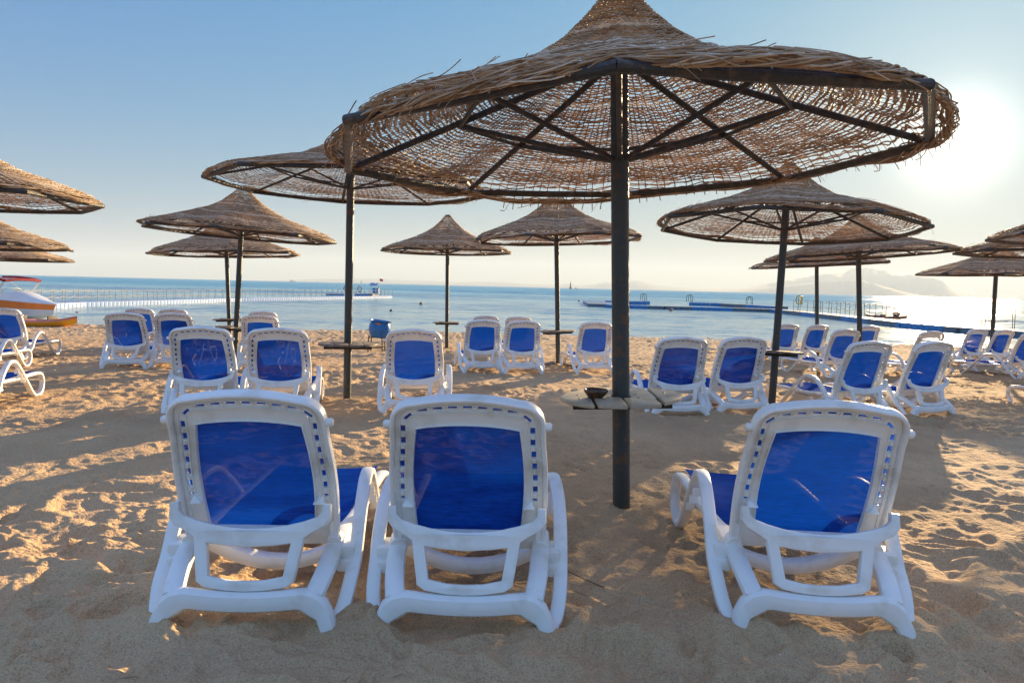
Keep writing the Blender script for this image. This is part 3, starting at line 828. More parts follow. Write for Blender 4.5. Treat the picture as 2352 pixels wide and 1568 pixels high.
    a = me.attributes.new('tone', 'FLOAT', 'POINT'); a.data.foreach_set('value', C)
    me.update(calc_edges=True); me.materials.append(M_WICKER); me.shade_smooth()
    return me

def plank_disc(x0, x1, R, z, th, hole, dy=.0):
    """plank cut from a disc of radius R between x0 and x1, with a notch for the pole"""
    out = []
    n = 9
    for i in range(n + 1):
        x = x0 + (x1 - x0) * i / n; out.append((x, math.sqrt(max(R * R - x * x, .0004)) * .96))
    for i in range(n, -1, -1):
        x = x0 + (x1 - x0) * i / n; out.append((x, -math.sqrt(max(R * R - x * x, .0004)) * .96))
    return out

def mk_parasol(rimh, hat, seed, table, main=False):
    root = empty('beach_parasol')
    b = MB(); k = 14
    b.tube([(0, 0, -.35 + (rimh + .62 + .35) * i / k) for i in range(k + 1)], .052 if main else .047, n=20); b.build('pole', M_PAINT, root)
    b = MB()
    V = [Vector((RIM * math.cos(PI / 4 * i), RIM * math.sin(PI / 4 * i), rimh)) for i in range(8)]
    for i in range(8):
        o = MB(); o.tube([V[i] + (V[i] - V[(i + 1) % 8]).normalized() * .012, (V[i] + V[(i + 1) % 8]) / 2 + Vector((0, 0, -.006)), V[(i + 1) % 8]], .024, n=10)
        o.build('rim_pipe', M_GREYPIPE if (main and i == RIMGREY) else M_PIPE, root)
    A = Vector((0, 0, rimh + .56))
    for i in range(8):
        o = MB(); d = V[i] - A
        o.tube([A + d * .02, A + d * .5, V[i]], .019, n=10); rb = o.build('rib', M_PIPE, root)
        J = A + d * .57
        o = MB(); o.tube([(J.x * .04, J.y * .04, rimh - .02), J - Vector((0, 0, .015))], .015, n=8); o.build('strut', M_PIPE, root)
        J2 = A + (V[(i + 1) % 8] - A) * .57
        o = MB(); o.tube([J - Vector((0, 0, .02)), J2 - Vector((0, 0, .02))], .013, n=8); o.build('ring_pipe', M_PIPE, root)
    me = CANOPY[seed]
    c = bpy.data.objects.new('canopy', me); COL.objects.link(c); c.parent = root
    c.location = (0, 0, rimh + .012); c.scale = (1, 1, hat)
    c.rotation_euler = (0, 0, PI / 8 * 0)
    if table:
        R = .35; zt = .676; hz = .022
        t = MB()
        t.box((0, .062, zt - .035), (.58, .035, .036), bev=.004); t.box((0, -.062, zt - .035), (.58, .035, .036), bev=.004)
        tp = t.build('table_support', M_DARKWOOD, root)
        segs = ((-.36, -.185), (-.165, -.008), (.008, .185), (.205, .36)) if main else ((-.36, -.19), (-.18, -.01), (.01, .18), (.19, .36))
        for q, (x0, x1) in enumerate(segs):
            lp = plank_disc(x0, x1, R + .004, 0, 0, 0)
            if abs((x0 + x1) / 2) < .12:
                s = -1 if x0 < -.05 else 1     # cut the notch for the pole
                xe = x1 if s < 0 else x0
                if s < 0: lp = lp[:10] + [(xe, .058), (xe - .048, .045), (xe - .048, -.045), (xe, -.058)] + lp[10:]
                else: lp = lp + [(xe, -.058), (xe + .048, -.045), (xe + .048, .045), (xe, .058)]
            dz = [.0, .004, .001, .006][q] if main else [.0, .006, .002, -.003][q]
            tilt = [.0, -.01, .01, .03][q]
            pl = plate('plank', [lp], hz, .003, lambda u, v, w, dz=dz, tilt=tilt: (u, v, zt + w + dz + tilt * u * .5), M_PLANK if main else M_OLDPLANK, root)
            if main:
                # screws
                o = MB()
                xm = (x0 + x1) / 2 + (.02 if q == 0 else -.02 if q == 3 else 0)
                for yy in (-.062, .062):
                    if abs(xm) > .03: o.lathe([(0, .0022), (.007, .002), (.009, 0)], 10, (xm, yy, zt + hz / 2 + dz + tilt * xm * .5))
                o.build('screw', M_STEEL, pl)
    return root

RIMGREY = -1
CANOPY = {0: mk_canopy(3, pitch=.0265, nsp=136, sub=8, detail=True), 1: mk_canopy(8, pitch=.034, nsp=132, sub=6, detail=False, droop=.8), 2: mk_canopy(15, pitch=.034, nsp=132, sub=6, detail=False, droop=.6)}

def lean_quat(lx, ly, rz):
    ax = Vector((lx, ly, 1)).normalized()
    q = Vector((0, 0, 1)).rotation_difference(ax)
    return q @ Matrix.Rotation(rz, 4, 'Z').to_quaternion()
HEAPS = []
def set_lean(o, lx, ly, rz):
    o.rotation_mode = 'QUATERNION'; o.rotation_quaternion = lean_quat(lx, ly, rz)

# main parasol: vertex 0 of its eight-sided rim points almost at the camera
RIMGREY = 6
mp_ = mk_parasol(2.088, 1.03, 0, True, main=True)
mp_.location = (.685, 4.03, -.012)
MAIN_ROT = -PI / 2 - .157
set_lean(mp_, -.041, .002, MAIN_ROT)
tag(mp_, 'largest, nearest twig parasol, its dark pole holding a cream plank table with a bowl', 'parasol', 'woven beach parasols')
# the table of the main parasol is turned square to the beach
for ch in mp_.children:
    if ch.name.startswith(('plank', 'table_support')): ch.rotation_euler = (0, 0, -MAIN_ROT - .02)
HEAPS.append((.685, 4.03, .22, .035))

PARASOLS = [  # px of the pole foot, distance, rim height, lean x, rotation, hat, canopy, table, label
 (797, 7.9, 2.47, .012, .3, .70, 1, True, 'big twig parasol half hidden behind the left side of the largest canopy'),
 (538, 11.5, 2.24, .055, .15, .86, 2, True, 'pale striped parasol whose straight pole stands just in front of a crooked leaning pole'),
 (529, 15.8, 2.17, -.03, .5, .95, 1, True, 'parasol on a crooked left leaning pole, just behind the striped parasol'),
 (1026, 17.2, 2.44, -.008, .2, 1.0, 2, True, 'small far parasol with pointed hat, between the blue bin and the pair of far loungers'),
 (1282, 13.3, 2.44, -.042, .4, 1.0, 1, True, 'pointed parasol just left of the nearest parasol pole, table and crossed boards at its foot'),
 (1772, 8.35, 2.19, .036, .25, .86, 2, True, 'parasol with the strongly leaning pole right of the nearest parasol pole, under the bright haze'),
 (1877, 17.2, 2.33, -.065, .1, .75, 1, False, 'low far parasol seen in part behind the leaning parasol on the right'),
 (1976, 12.7, 2.23, -.07, .45, .8, 2, False, 'parasol tilting left behind the right half of the leaning parasol'),
 (2275, 16.2, 2.15, -.02, .3, .8, 1, False, 'far parasol at the right edge whose pole stands in the sun glitter'),
 (2416, 11.5, 2.25, .0, .2, .86, 2, False, 'parasol cut by the right edge, middle of the three stacked canopies there'),
 (2580, 8.4, 2.18, .0, .1, .9, 1, False, 'nearest parasol at the right edge, topmost of the three canopies there'),
 (-118, 7.5, 2.20, .0, .35, .95, 2, False, 'nearest parasol cut by the left edge, highest canopy there'),
 (-58, 12.0, 1.97, -.01, .2, .9, 1, False, 'parasol at the left edge with a greyish canopy above a sunlit one'),
 (-16, 15.8, 1.93, .0, .55, .75, 2, False, 'lowest golden lit canopy at the left edge above the speedboat'),
]
for (px, D, rh, lx, rot, hat, cn, tb, lab) in PARASOLS:
    p = at_y(px, D)
    u = mk_parasol(rh, hat, cn, tb) if False else None
    if 'PAR_PROTO' not in globals():
        PAR_PROTO = mk_parasol(2.2, 1.0, 1, True)
        PAR_BARE = mk_parasol(2.2, 1.0, 1, False)
    src = PAR_PROTO if tb else PAR_BARE
    u = copy_tree(src)
    u.location = (p.x, p.y, p.z)
    u.scale = (.93, .93, 1) if D < 12.6 else (.98, .98, 1)
    dz = rh - 2.2
    for ch in u.children:
        nm = ch.name.split('.')[0]
        if nm in ('rim_pipe', 'rib', 'strut', 'ring_pipe'): ch.location.z += dz
        elif nm == 'canopy': ch.location.z += dz; ch.data = CANOPY[cn]; ch.scale = (1, 1, hat)
        elif nm == 'pole': ch.scale = (1, 1, (rh + .62) / 2.82)
    if hat < .9:      # flatter hat: flatten its frame with it
        for ch in u.children:
            nm = ch.name.split('.')[0]
            if nm in ('rib', 'strut', 'ring_pipe'):
                ch.scale = (1, 1, hat); ch.location.z += rh * 0 + (1 - hat) * 2.2
            elif nm == 'pole': ch.scale = (1, 1, (rh + .50 * hat) / 2.82)
    set_lean(u, lx, {1772: .045, 1976: .02, 797: .0, 538: .01}.get(px, 0.0), rot)
    tag(u, lab, 'parasol', 'woven beach parasols')
    HEAPS.append((p.x, p.y, .3, .03))
for pr in (PAR_PROTO, PAR_BARE):
    for ch in list(pr.children):
        for g in list(ch.children): bpy.data.objects.remove(g)
        bpy.data.objects.remove(ch)
    bpy.data.objects.remove(pr)

# bowl on the table
b = MB()
b.lathe([(0, .004), (.034, .0), (.040, .004), (.046, .020), (.062, .040), (.070, .052), (.072, .062), (.069, .068), (.062, .064), (.058, .052), (.040, .022), (0, .018)], 32)
o = b.build('bowl', M_GLAZE, None, smooth=50)
bp_ = at_z(1369, 905, .692)
o.location = (bp_.x, bp_.y + .01, .691 - .038)
tag(o, 'small glazed brown bowl standing on the cream plank table', 'bowl')

# ------------------------------------------------------------------ loungers
LOUNGERS = [
 # direct: x, y, yaw deg, label
 (-.975, 2.455, 2.0, 'leftmost of the three front loungers, its blue seat showing between it and its neighbour'),
 (-.155, 2.463, -.5, 'middle one of the three front loungers, just left of the nearest parasol pole'),
 (1.213, 2.535, -3.5, 'front lounger standing alone right of the nearest parasol pole, looped armrest at its left'),
 (-3.05, 6.62, 8, 'second row lounger farthest left, rising behind the left front lounger'),
 (-2.32, 6.70, 11, 'second row lounger with bright squiggly reflections on its sling, behind the left front lounger'),
 (-1.02, 7.10, 4, 'second row lounger standing alone, directly behind the middle front lounger'),
 (1.87, 7.42, 8, 'lounger just right of the nearest parasol pole, left arm partly behind the table'),
 (2.66, 7.72, 12, 'lounger between the nearest parasol pole and the leaning pole, right one of that pair'),
 (3.98, 7.5, 15, 'lounger right of the leaning pole with its long seat pointing left, purple blue sling'),
 (4.88, 7.8, 18, 'lounger with a lavender sling, next right of the leaning pole pair'),
 (-5.45, 6.48, 14, 'nearest lounger at the left edge, only its looped front end in view'),
 (-7.72, 9.50, 14, 'middle lounger of the three at the left edge, looped armrest and seat in view'),
 (-8.86, 11.8, 10, 'farthest lounger at the left edge, part of its raised back showing below the speedboat'),
 (9.80, 12.8, 18, 'lounger at the right edge seen sideways with wavy armrest and cream seat'),
 (7.50, 8.05, 15, 'lounger almost wholly beyond the right edge, only the blue white end loop in view'),
]
def by_top(px, D, yaw, lab):
    r = ray(px, 700); X = r.x / r.y * D
    return (X, D, yaw, lab)
LOUNGERS += [
 by_top(1112, 11.55, 11, 'far lounger left of the pointed parasol pole, left one of the nearer pair'),
 by_top(1206, 11.55, 10, 'far lounger beside the crossed boards, right one of the nearer pair'),
 by_top(1118, 15.4, 10, 'pale back top peeping over the left lounger of the far pair, nearest the water'),
 by_top(1193, 15.2, 10, 'pale back top peeping over the right lounger of the far pair, nearest the water'),
 by_top(1372, 11.9, 8, 'far lounger partly hidden behind the left side of the nearest parasol pole'),
 by_top(282, 10.75, 11, 'lounger farthest left of the group around the striped parasol, feet in full view'),
 by_top(318, 14.6, 10, 'back top rising behind the leftmost lounger of the striped parasol group'),
 by_top(396, 11.1, 10, 'lounger between the leftmost far one and the second row, its lower half hidden'),
 by_top(396, 14.6, 9, 'thin strip of a back above the lounger left of the striped parasol pole'),
 by_top(594, 11.1, 8, 'lounger just right of the striped parasol pole, behind the second row'),
 by_top(602, 14.4, 8, 'thin strip of a back seen above the lounger right of the striped parasol pole'),
 by_top(1952, 12.2, 14, 'lounger with its looped arm and seat pointing left, behind the purple blue one'),
 by_top(2150, 12.2, 16, 'hazy lounger whose back top shows above the lavender one'),
 by_top(1815, 15.6, 12, 'far lounger right against the leaning pole with a sheer pale sling'),
 by_top(1886, 15.6, 16, 'far lounger whose sling shows a dark cross, in front of the low parasol pole'),
 by_top(2003, 16.0, 12, 'far sunlit lounger right of the tilting parasol pole, half hidden'),
 by_top(2256, 15.3, 17, 'sunlit lounger beside the pole in the sun glitter, left one of that pair'),
 by_top(2318, 15.3, 17, 'sunlit lounger at the right edge, right one of the pair near the glitter pole'),
]
proto = mk_lounger()
for i, (x, y, yaw, lab) in enumerate(LOUNGERS):
    o = proto if i == 0 else copy_tree(proto)
    o.location = (x, y, gz(x, y) - .018)
    if y > 7 and x > 1.5 : o.location.z -= .03
    o.rotation_euler = (R_(random.Random(i).uniform(-.4, .4)), R_(random.Random(i + 50).uniform(-.6, .6)), R_(yaw))
    tag(o, lab, 'sun lounger', 'white and blue sun loungers')
    c, s = math.cos(R_(yaw)), math.sin(R_(yaw))
    if y < 9:
        for lx in (-.33, .33):
            HEAPS.append((x + lx * c, y + lx * s - .02, .11, .034)); HEAPS.append((x + lx * c * 1.15, y + lx * s + .12, .09, .03)); HEAPS.append((x + lx * c - 1.2 * s, y + lx * s + 1.2 * c, .12, .012))

build_sand(HEAPS)

# ------------------------------------------------------------------ things on the sand
def blank():
    pass
# blue pot shaped bin on a stand
p = at_y(865, 15.9)
root = empty('litter_bin', (p.x, p.y, p.z))
b = MB(); b.lathe([(0, .33), (.17, .33), (.215, .40), (.248, .50), (.250, .58), (.232, .66), (.222, .69), (.262, .715), (.262, .73), (.225, .725), (.205, .68), (.225, .58), (.19, .42), (0, .40)], 28)
o = b.build('bin_body', M_BIN, root, smooth=50); o.rotation_euler = (0, R_(7), 0)
b = MB()
n = 8
b.add([(-.075 + .15 * i / n, -.236 - .0, .664 + .022 * math.sin(PI * i / n) * k) for k in (-1, 1) for i in range(n + 1)], [(i, i + 1, n + 2 + i, n + 1 + i) for i in range(n)])
mk = b.build('painted_mark', M_BINMARK, o, smooth=0)
mk.location = (0, -.002, 0)
for sx, sy in ((-1, -1), (1, -1), (1, 1), (-1, 1)):
    b = MB(); b.tube([(sx * .17, sy * .17, -.06), (sx * .15, sy * .15, .38)], .013, n=8); b.build('leg', M_RUSTLEG, root)
for sy in (-1, 1):
    b = MB(); b.tube([(-.165, sy * .165, .10), (.165, sy * .165, .10)], .012, n=6); b.tube([(-.15, sy * .15, .34), (.15, sy * .15, .34)], .012, n=6); b.build('rail', M_RUSTLEG, root)
tag(root, 'blue pot shaped metal bin with an orange mark on a rusty stand near the water', 'bin')

# crossed boards at the foot of the pointed parasol
p = at_y(1282, 13.2)
for dx, dy, rz, lab in ((-.28, -.15, .25, 'short dark board lying left of the pointed parasol pole'), (.28, -.35, -.28, 'short dark board lying right of the pointed parasol pole')):
    b = MB(); b.box((0, 0, 0), (.42, .12, .035), bev=.005); o = b.build('board', M_OLDPLANK, None)
    o.location = (p.x + dx, p.y + dy, p.z + .05); o.rotation_euler = (.1, .12 * (1 if dx > 0 else -1), rz); tag(o, lab, 'board')

# small bits of shell and straw on the near sand, too many to count
rg = np.random.RandomState(4); b = MB()
for i in range(420):
    y_ = 1.5 + 6.5 * rg.rand() ** 1.6; x_ = rg.uniform(-.85, .85) * (y_ + .6)
    z_ = float(sand_height(np.array([x_]), np.array([y_]))[0]); r_ = rg.uniform(.002, .0055)
    if i % 5 == 0:
        a_ = rg.uniform(0, PI); L_ = rg.uniform(.02, .07); b.tube([(x_, y_, z_ + .004), (x_ + L_ * math.cos(a_), y_ + L_ * math.sin(a_), z_ + .007)], .0012, n=4, col=.2)
    else:
        q = np.array([(1, 0, 0), (0, 1, 0), (-1, 0, 0), (0, -1, 0), (0, 0, .7), (0, 0, -.7)]) * r_ * rg.uniform(.6, 1.3, 3)
        b.add(q + np.array([x_, y_, z_ + r_ * .3]), [(0, 1, 4), (1, 2, 4), (2, 3, 4), (3, 0, 4), (1, 0, 5), (2, 1, 5), (3, 2, 5), (0, 3, 5)], col=float(rg.choice([.15, .5, .95])))
o = b.build('shell_bits', M_WICKER, None, smooth=0); tag(o, 'scattered shell bits and straw on the near sand', 'debris', kind='stuff')

# thin dry twig on the sand
tw = at_z(1320, 1330, .0)
b = MB(); b.tube(smooth_path([(tw.x - .12, tw.y + .10, .02), (tw.x - .04, tw.y + .03, .028), (tw.x + .04, tw.y - .05, .024), (tw.x + .12, tw.y - .12, .018)], 4), .0022, n=5)
o = b.build('twig', M_RUSTLEG, None); tag(o, 'thin dry twig on the sand right of the middle front lounger', 'twig')

# ------------------------------------------------------------------ boats
def hull(stations, name, mt, parent, ring_pts, thick_close=True):
    """loft open rings; each station gives a list of (y, z) from port to starboard"""
    b = MB(); v = []; k = len(ring_pts(0.0))
    n = stations
    for i in range(n + 1):
        t = i / n
        v += [q for q in ring_pts(t)]
    b.add(v, [(i * k + j, i * k + j + 1, (i + 1) * k + j + 1, (i + 1) * k + j) for i in range(n) for j in range(k - 1)] + [tuple(range(k))[::-1]])
    return b.build(name, mt, parent, smooth=50)

def speedboat():
    # x forward (bow at +x), origin amidships at the water
    root = empty('speedboat')
    L = 5.6
    def beam(t): return 1.02 * (1 - max(0, (t - .45) / .55) ** 2.3) + .004
    def xs(t, z): return -L / 2 + L * t * (1 + .02 * z)
    def sheer(t): return .72 + .02 * t - .03 * t * t * 0 + .06 * math.sin(t * PI)
    def low(t): return -.28 + .50 * max(0, (t - .6) / .4) ** 2.2
    def ring_lower(t):
        w = beam(t); zl = low(t); zs = .29 + .17 * t
        f = [( -1, zs), (-.93, zl + (zs - zl) * .35), (-.5, zl + .1), (0, zl), (.5, zl + .1), (.93, zl + (zs - zl) * .35), (1, zs)]
        return [(xs(t, z), a * w * (.93 if abs(a) == 1 else .88), z) for a, z in f]
    def band(s):
        b = MB(); v = []; n = 30
        for i in range(n + 1):
            t = i / n; w = beam(t); z0 = .29 + .17 * t; z1 = sheer(t)
            for q in range(5):
                u = q / 4; v.append((xs(t, z0 + (z1 - z0) * u) + .10 * u * t, s * w * (.93 + .09 * u), z0 + (z1 - z0) * u))
        b.add(v, [(i * 5 + j, i * 5 + j + 1, (i + 1) * 5 + j + 1, (i + 1) * 5 + j) for i in range(n) for j in range(4)])
        return b
    hull(30, 'hull', M_BOATWHITE, root, ring_lower)
    bb = band(-1); b2 = band(1); bb.add(np.vstack(b2.v), b2.f); 
    bb.add([(-L / 2, s * 1.02 * .95, z) for s in (-1, 1) for z in (.2, .74)], [(0, 1, 3, 2)])
    bb.build('orange_side_band', M_ORANGE, root, smooth=50)
    # deck with crown, open cockpit aft
    b = MB(); v = []; n = 34; m_ = 13
    for i in range(n + 1):
        t = .0 + 1.0 * i / n; w = beam(t) * 1.025 + .01
        crown = .40 * math.exp(-((t - .66) / .22) ** 2)
        for j in range(m_):
            u = -1 + 2 * j / (m_ - 1)
            z = sheer(t) + .015 + crown * (1 - abs(u) ** 2.6) * (1 if w > .1 else w * 10)
            if t < .52 and abs(u) < .75: z = sheer(t) - .28
            v.append((xs(t, sheer(t)) + .10 * t, u * w, z))
    b.add(v, [(i * m_ + j, i * m_ + j + 1, (i + 1) * m_ + j + 1, (i + 1) * m_ + j) for i in range(n) for j in range(m_ - 1)])
    b.build('deck', M_BOATWHITE, root, smooth=40)
    b = MB()
    for s in (-1, 1):
        b.tube([(xs(t / 24, .73) + .10 * t / 24, s * (beam(t / 24) * 1.03 + .015), sheer(t / 24) + .0) for t in range(25)], .022, n=6)
    b.build('rub_rail', M_BOATWHITE, root)
    # wrap-round windshield
    ws = MB(); fr = MB(); v = []; k = 25; topl = []
    for i in range(k):
        u = -1 + 2 * i / (k - 1)
        x = .62 - .85 * abs(u) ** 2.2 ; y = .80 * math.sin(u * PI / 2)
        zb = .98 - .16 * abs(u) ** 2; h = .30 * (1 - abs(u) ** 3.0) + .02
        v += [(x, y, zb), (x - .22, y * .93, zb + h)]; topl.append((x - .22, y * .93, zb + h))
    ws.add(v, [(2 * i, 2 * i + 2, 2 * i + 3, 2 * i + 1) for i in range(k - 1)])
    w_ = ws.build('windshield', M_GLASS, root, smooth=60)
    fr.tube(topl, .016, n=6); fr.tube([v[2 * i] for i in range(k)], .014, n=6)
    for i in (6, 18): fr.tube([v[2 * i], v[2 * i + 1]], .012, n=6)
    fr.build('windshield_frame', M_BOATWHITE, w_)
    # folded red bimini on hoops
    b = MB(); b.sweep(smooth_path([(-1.3, -.9, 1.74), (-.4, -.9, 1.80), (.5, -.9, 1.78), (.92, -.9, 1.71)], 5), (0, 1, 0), .24, .12, n=10)
    b.sweep(smooth_path([(.92, -.9, 1.71), (.96, -.4, 1.76), (.96, .4, 1.76), (.92, .9, 1.71)], 5), (0, 0, 1), .13, .12, n=10)
    b.sweep(smooth_path([(-1.3, .9, 1.74), (-.4, .9, 1.80), (.5, .9, 1.78), (.92, .9, 1.71)], 5), (0, 1, 0), .24, .12, n=10)
    b.build('bimini_canvas', M_CANVAS, root)
    b = MB()
    for s in (-.92, .92):
        b.tube([(.10, s, .86), (.52, s, 1.25), (.90, s, 1.68)], .022, n=6); b.tube([(.22, s, .86), (.60, s, 1.22), (.95, s, 1.66)], .018, n=6)
        b.tube([(.10, s, .86), (-.5, s, 1.3), (-1.2, s, 1.68)], .02, n=6)
    b.build('bimini_frame', M_BOATWHITE, root)
    b = MB(); b.box((-1.2, 0, .62), (.6, 1.2, .3), bev=.04); b.build('seat', M_BOATWHITE, root)
    return root
bt = speedboat()
pb = at_z(118, 735, WATER_Z)
bt.scale = (.82, .82, .82)
bt.location = (pb.x - 1.65, 27.6, WATER_Z + .22); bt.rotation_euler = (0, R_(3.5), R_(-14))
tag(bt, 'white speedboat with an orange side band and folded red bimini at the left edge', 'speedboat')

def kayak(mt_b, mt_t, L, name='kayak'):
    root = empty(name)
    n = 26
    def w(t): return .36 * math.sin(PI * min(max(t, .0), 1)) ** .6 + .012
    def zt(t): return .27 + .17 * (abs(2 * t - 1)) ** 3.0
    def zb(t): return .0 + .15 * (abs(2 * t - 1)) ** 4
    def ring(t):
        return [((t - .5) * L * (1 + .04 * (u_ > 0)), a * w(t), zb(t) + (zt(t) - zb(t)) * u_) for a, u_ in ((-1.0, .72), (-.97, .4), (-.7, .1), (0, 0), (.7, .1), (.97, .4), (1.0, .72))]
    hull(n, 'hull', mt_b, root, ring)
    b = MB(); v = []; k = 11
    for i in range(n + 1):
        t = i / n
        for j in range(k):
            u = -1 + 2 * j / (k - 1); zz = zb(t) + (zt(t) - zb(t)) * (.72 + .28 * min(1, (1 - abs(u)) * 5))
            if abs(u) < .62 and (.20 < t < .45 or .55 < t < .8): zz -= .12
            v.append(((t - .5) * L * 1.04, u * w(t) * 1.015, zz))
    b.add(v, [(i * k + j, i * k + j + 1, (i + 1) * k + j + 1, (i + 1) * k + j) for i in range(n) for j in range(k - 1)])
    b.build('deck', mt_t, root, smooth=40)
    b = MB()
    for x in (-.2, .9): b.box((x * L / 3.4, 0, .30), (.04, .44, .22), bev=.01)
    b.build('seat_back', M_RUSTLEG, root)
    b = MB(); b.tube([(L / 2 * 1.02, 0, .57), (L / 2 * 1.02 + .1, 0, .56)], .02, n=6); b.build('handle', M_DARKBUOY, root)
    return root
ky = kayak(M_KAYAK, M_KAYAKTOP, 3.6)
pk = at_z(146, 728, -.25)
pk = at_z(100, 752, gz(0, 24.0))
ky.location = (pk.x - .85, 23.9, gz(0, 23.9) - .03); ky.rotation_euler = (0, 0, R_(-6))
tag(ky, 'orange sit on top kayak pulled up on the shore in front of the speedboat', 'kayak')

# ------------------------------------------------------------------ floating walkways
def walkway(name, pts, width, zt, mats, every, label, cat, post_sp=0, post_h=1.1, two=True, rope=True, block=.5, group=None, mp_=M_ROPE, posts_from=0.0):
    root = empty(name, (pts[0].x, pts[0].y, WATER_Z))
    P = [Vector((p.x - pts[0].x, p.y - pts[0].y, 0)) for p in pts]
    segs = []; total = 0
    for a, b_ in zip(P[:-1], P[1:]): segs.append((total, (b_ - a).length, a, (b_ - a).normalized())); total += (b_ - a).length
    def at(s):
        for s0, L, a, d in segs:
            if s <= s0 + L + 1e-6: return a + d * (s - s0), d
        s0, L, a, d = segs[-1]; return a + d * (s - s0), d
    n = int(total / block); cur = None; runs = []
    for i in range(n):
        c, d = at((i + .5) * block); ang = math.atan2(d.y, d.x)
        q = mats_index(i, every, len(mats))
        if cur is None or cur != (i // every if len(mats) > 1 else 0):
            cur = (i // every if len(mats) > 1 else 0); runs.append((q, MB()))
        runs[-1][1].box((c.x, c.y, zt / 2 - .05), (block * .93, width, zt + .1), rot=Matrix.Rotation(ang, 3, 'Z'))
        # connecting lugs standing between blocks
        if len(mats) == 2 and every == 1:
            pass
    for q, mb in runs: mb.build('float_section', mats[q], root, smooth=0)
    if every == 1:
        lug = MB()
        for i in range(n):
            c, d = at((i + 1) * block); ang = math.atan2(d.y, d.x)
            lug.box((c.x, c.y, zt / 2 - .04), (block * .56, width + .03, zt + .03), rot=Matrix.Rotation(ang, 3, 'Z'))
        lug.build('float_joints', M_BLUEFLOAT, root, smooth=0)
    if post_sp:
        k = int((total - posts_from) / post_sp); rg = random.Random(5)
        tops = {-1: [], 1: []}
        for i in range(k + 1):
            for s in ((-1, 1) if two else (1,)):
                sp = posts_from + (i + (.35 if s > 0 else 0)) * post_sp
                if sp > total: continue
                c, d = at(sp); nrm = Vector((-d.y, d.x, 0)) * s * (width / 2 - .08)
                a = c + nrm; tx, ty = rg.uniform(-.04, .04), rg.uniform(-.04, .04)
                o = MB(); o.tube([(a.x, a.y, .1), (a.x + tx, a.y + ty, zt + post_h)], .017, n=6); o.build('post', mp_, root)
                tops[s].append((Vector((a.x, a.y, zt)), Vector((a.x + tx, a.y + ty, zt + post_h))))
        if rope:
            for s in tops:
                T = tops[s]
                for fr in (.97, .5):
                    o = MB(); pp = []
                    for (a0, a1), (b0, b1) in zip(T[:-1], T[1:]):
                        p0 = a0.lerp(a1, fr); p1 = b0.lerp(b1, fr)
                        for j in range(5):
                            u = j / 5; q = p0.lerp(p1, u); q.z -= .10 * 4 * u * (1 - u); pp.append(q)
                    if pp:
                        o.tube(pp, .012, n=4); o.build('rope', mp_, root)
    tag(root, label, cat, group)
    return root
def mats_index(i, every, n):
    return (i // every) % n

WZ = WATER_Z
pts = [at_z(40, 710, WZ), at_z(180, 703.5, WZ), at_z(545, 691.5, WZ), at_z(895, 684, WZ)]
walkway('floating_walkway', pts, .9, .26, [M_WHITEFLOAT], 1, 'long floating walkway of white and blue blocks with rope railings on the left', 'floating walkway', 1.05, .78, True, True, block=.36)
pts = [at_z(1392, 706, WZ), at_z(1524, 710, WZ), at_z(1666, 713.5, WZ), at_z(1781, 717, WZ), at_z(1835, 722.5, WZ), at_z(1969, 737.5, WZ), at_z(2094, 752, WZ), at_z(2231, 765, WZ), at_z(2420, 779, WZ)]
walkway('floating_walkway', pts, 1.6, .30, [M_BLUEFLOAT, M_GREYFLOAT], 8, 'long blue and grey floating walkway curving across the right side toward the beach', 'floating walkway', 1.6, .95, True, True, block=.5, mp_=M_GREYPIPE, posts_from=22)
pts = [at_z(1388, 705, WZ), at_z(1368, 696, WZ)]
walkway('floating_walkway', pts, 3.2, .28, [M_GREYFLOAT, M_BLUEFLOAT], 12, 'short grey floating arm at the left end of the right walkway', 'floating walkway', block=.5)
def ladder(root_name, p, h, lab):
    b = MB()
    for dx in (-.28, .28):
        b.tube(smooth_path([(dx, .5, .1), (dx, .45, h * .8), (dx, .2, h), (dx, -.05, h * .8), (dx, -.1, -.4)], 4), .035, n=6)
    b.tube([(-.28, -.1, .2), (.28, -.1, .2)], .03, n=6)
    b.tube([(-.28, -.1, -.1), (.28, -.1, -.1)], .03, n=6)
    o = b.build('boarding_ladder', M_STEEL, None); o.location = p; o.rotation_euler = (0, 0, .9)
    tag(o, lab, 'ladder', 'boarding ladders')
pts = [at_z(1400, 699, WZ), at_z(1487, 699.5, WZ)]
walkway('floating_pontoon', pts, 1.5, .42, [M_BLUEFLOAT], 4, 'short all blue pontoon with a ladder just right of the nearest parasol pole', 'pontoon', block=.5)
q = at_z(1482, 697.5, WZ); ladder('l', (q.x, q.y + .4, WZ + .35), .95, 'ladder at the end of the short all blue pontoon')
pts = [at_z(1583, 701, WZ), at_z(1650, 703, WZ), at_z(1700, 706, WZ), at_z(1800, 712, WZ)]
walkway('floating_pontoon', pts, 1.5, .38, [M_BLUEFLOAT, M_GREYFLOAT], 10, 'thin blue pontoon running behind the right walkway and meeting it', 'pontoon', block=.5)
q = at_z(1588, 700.5, WZ); ladder('l', (q.x, q.y + .3, WZ + .33), .95, 'ladder at the left tip of the thin rear pontoon')
q = at_z(1726, 706.5, WZ); ladder('l', (q.x, q.y + .2, WZ + .33), .95, 'ladder halfway along the thin rear pontoon')

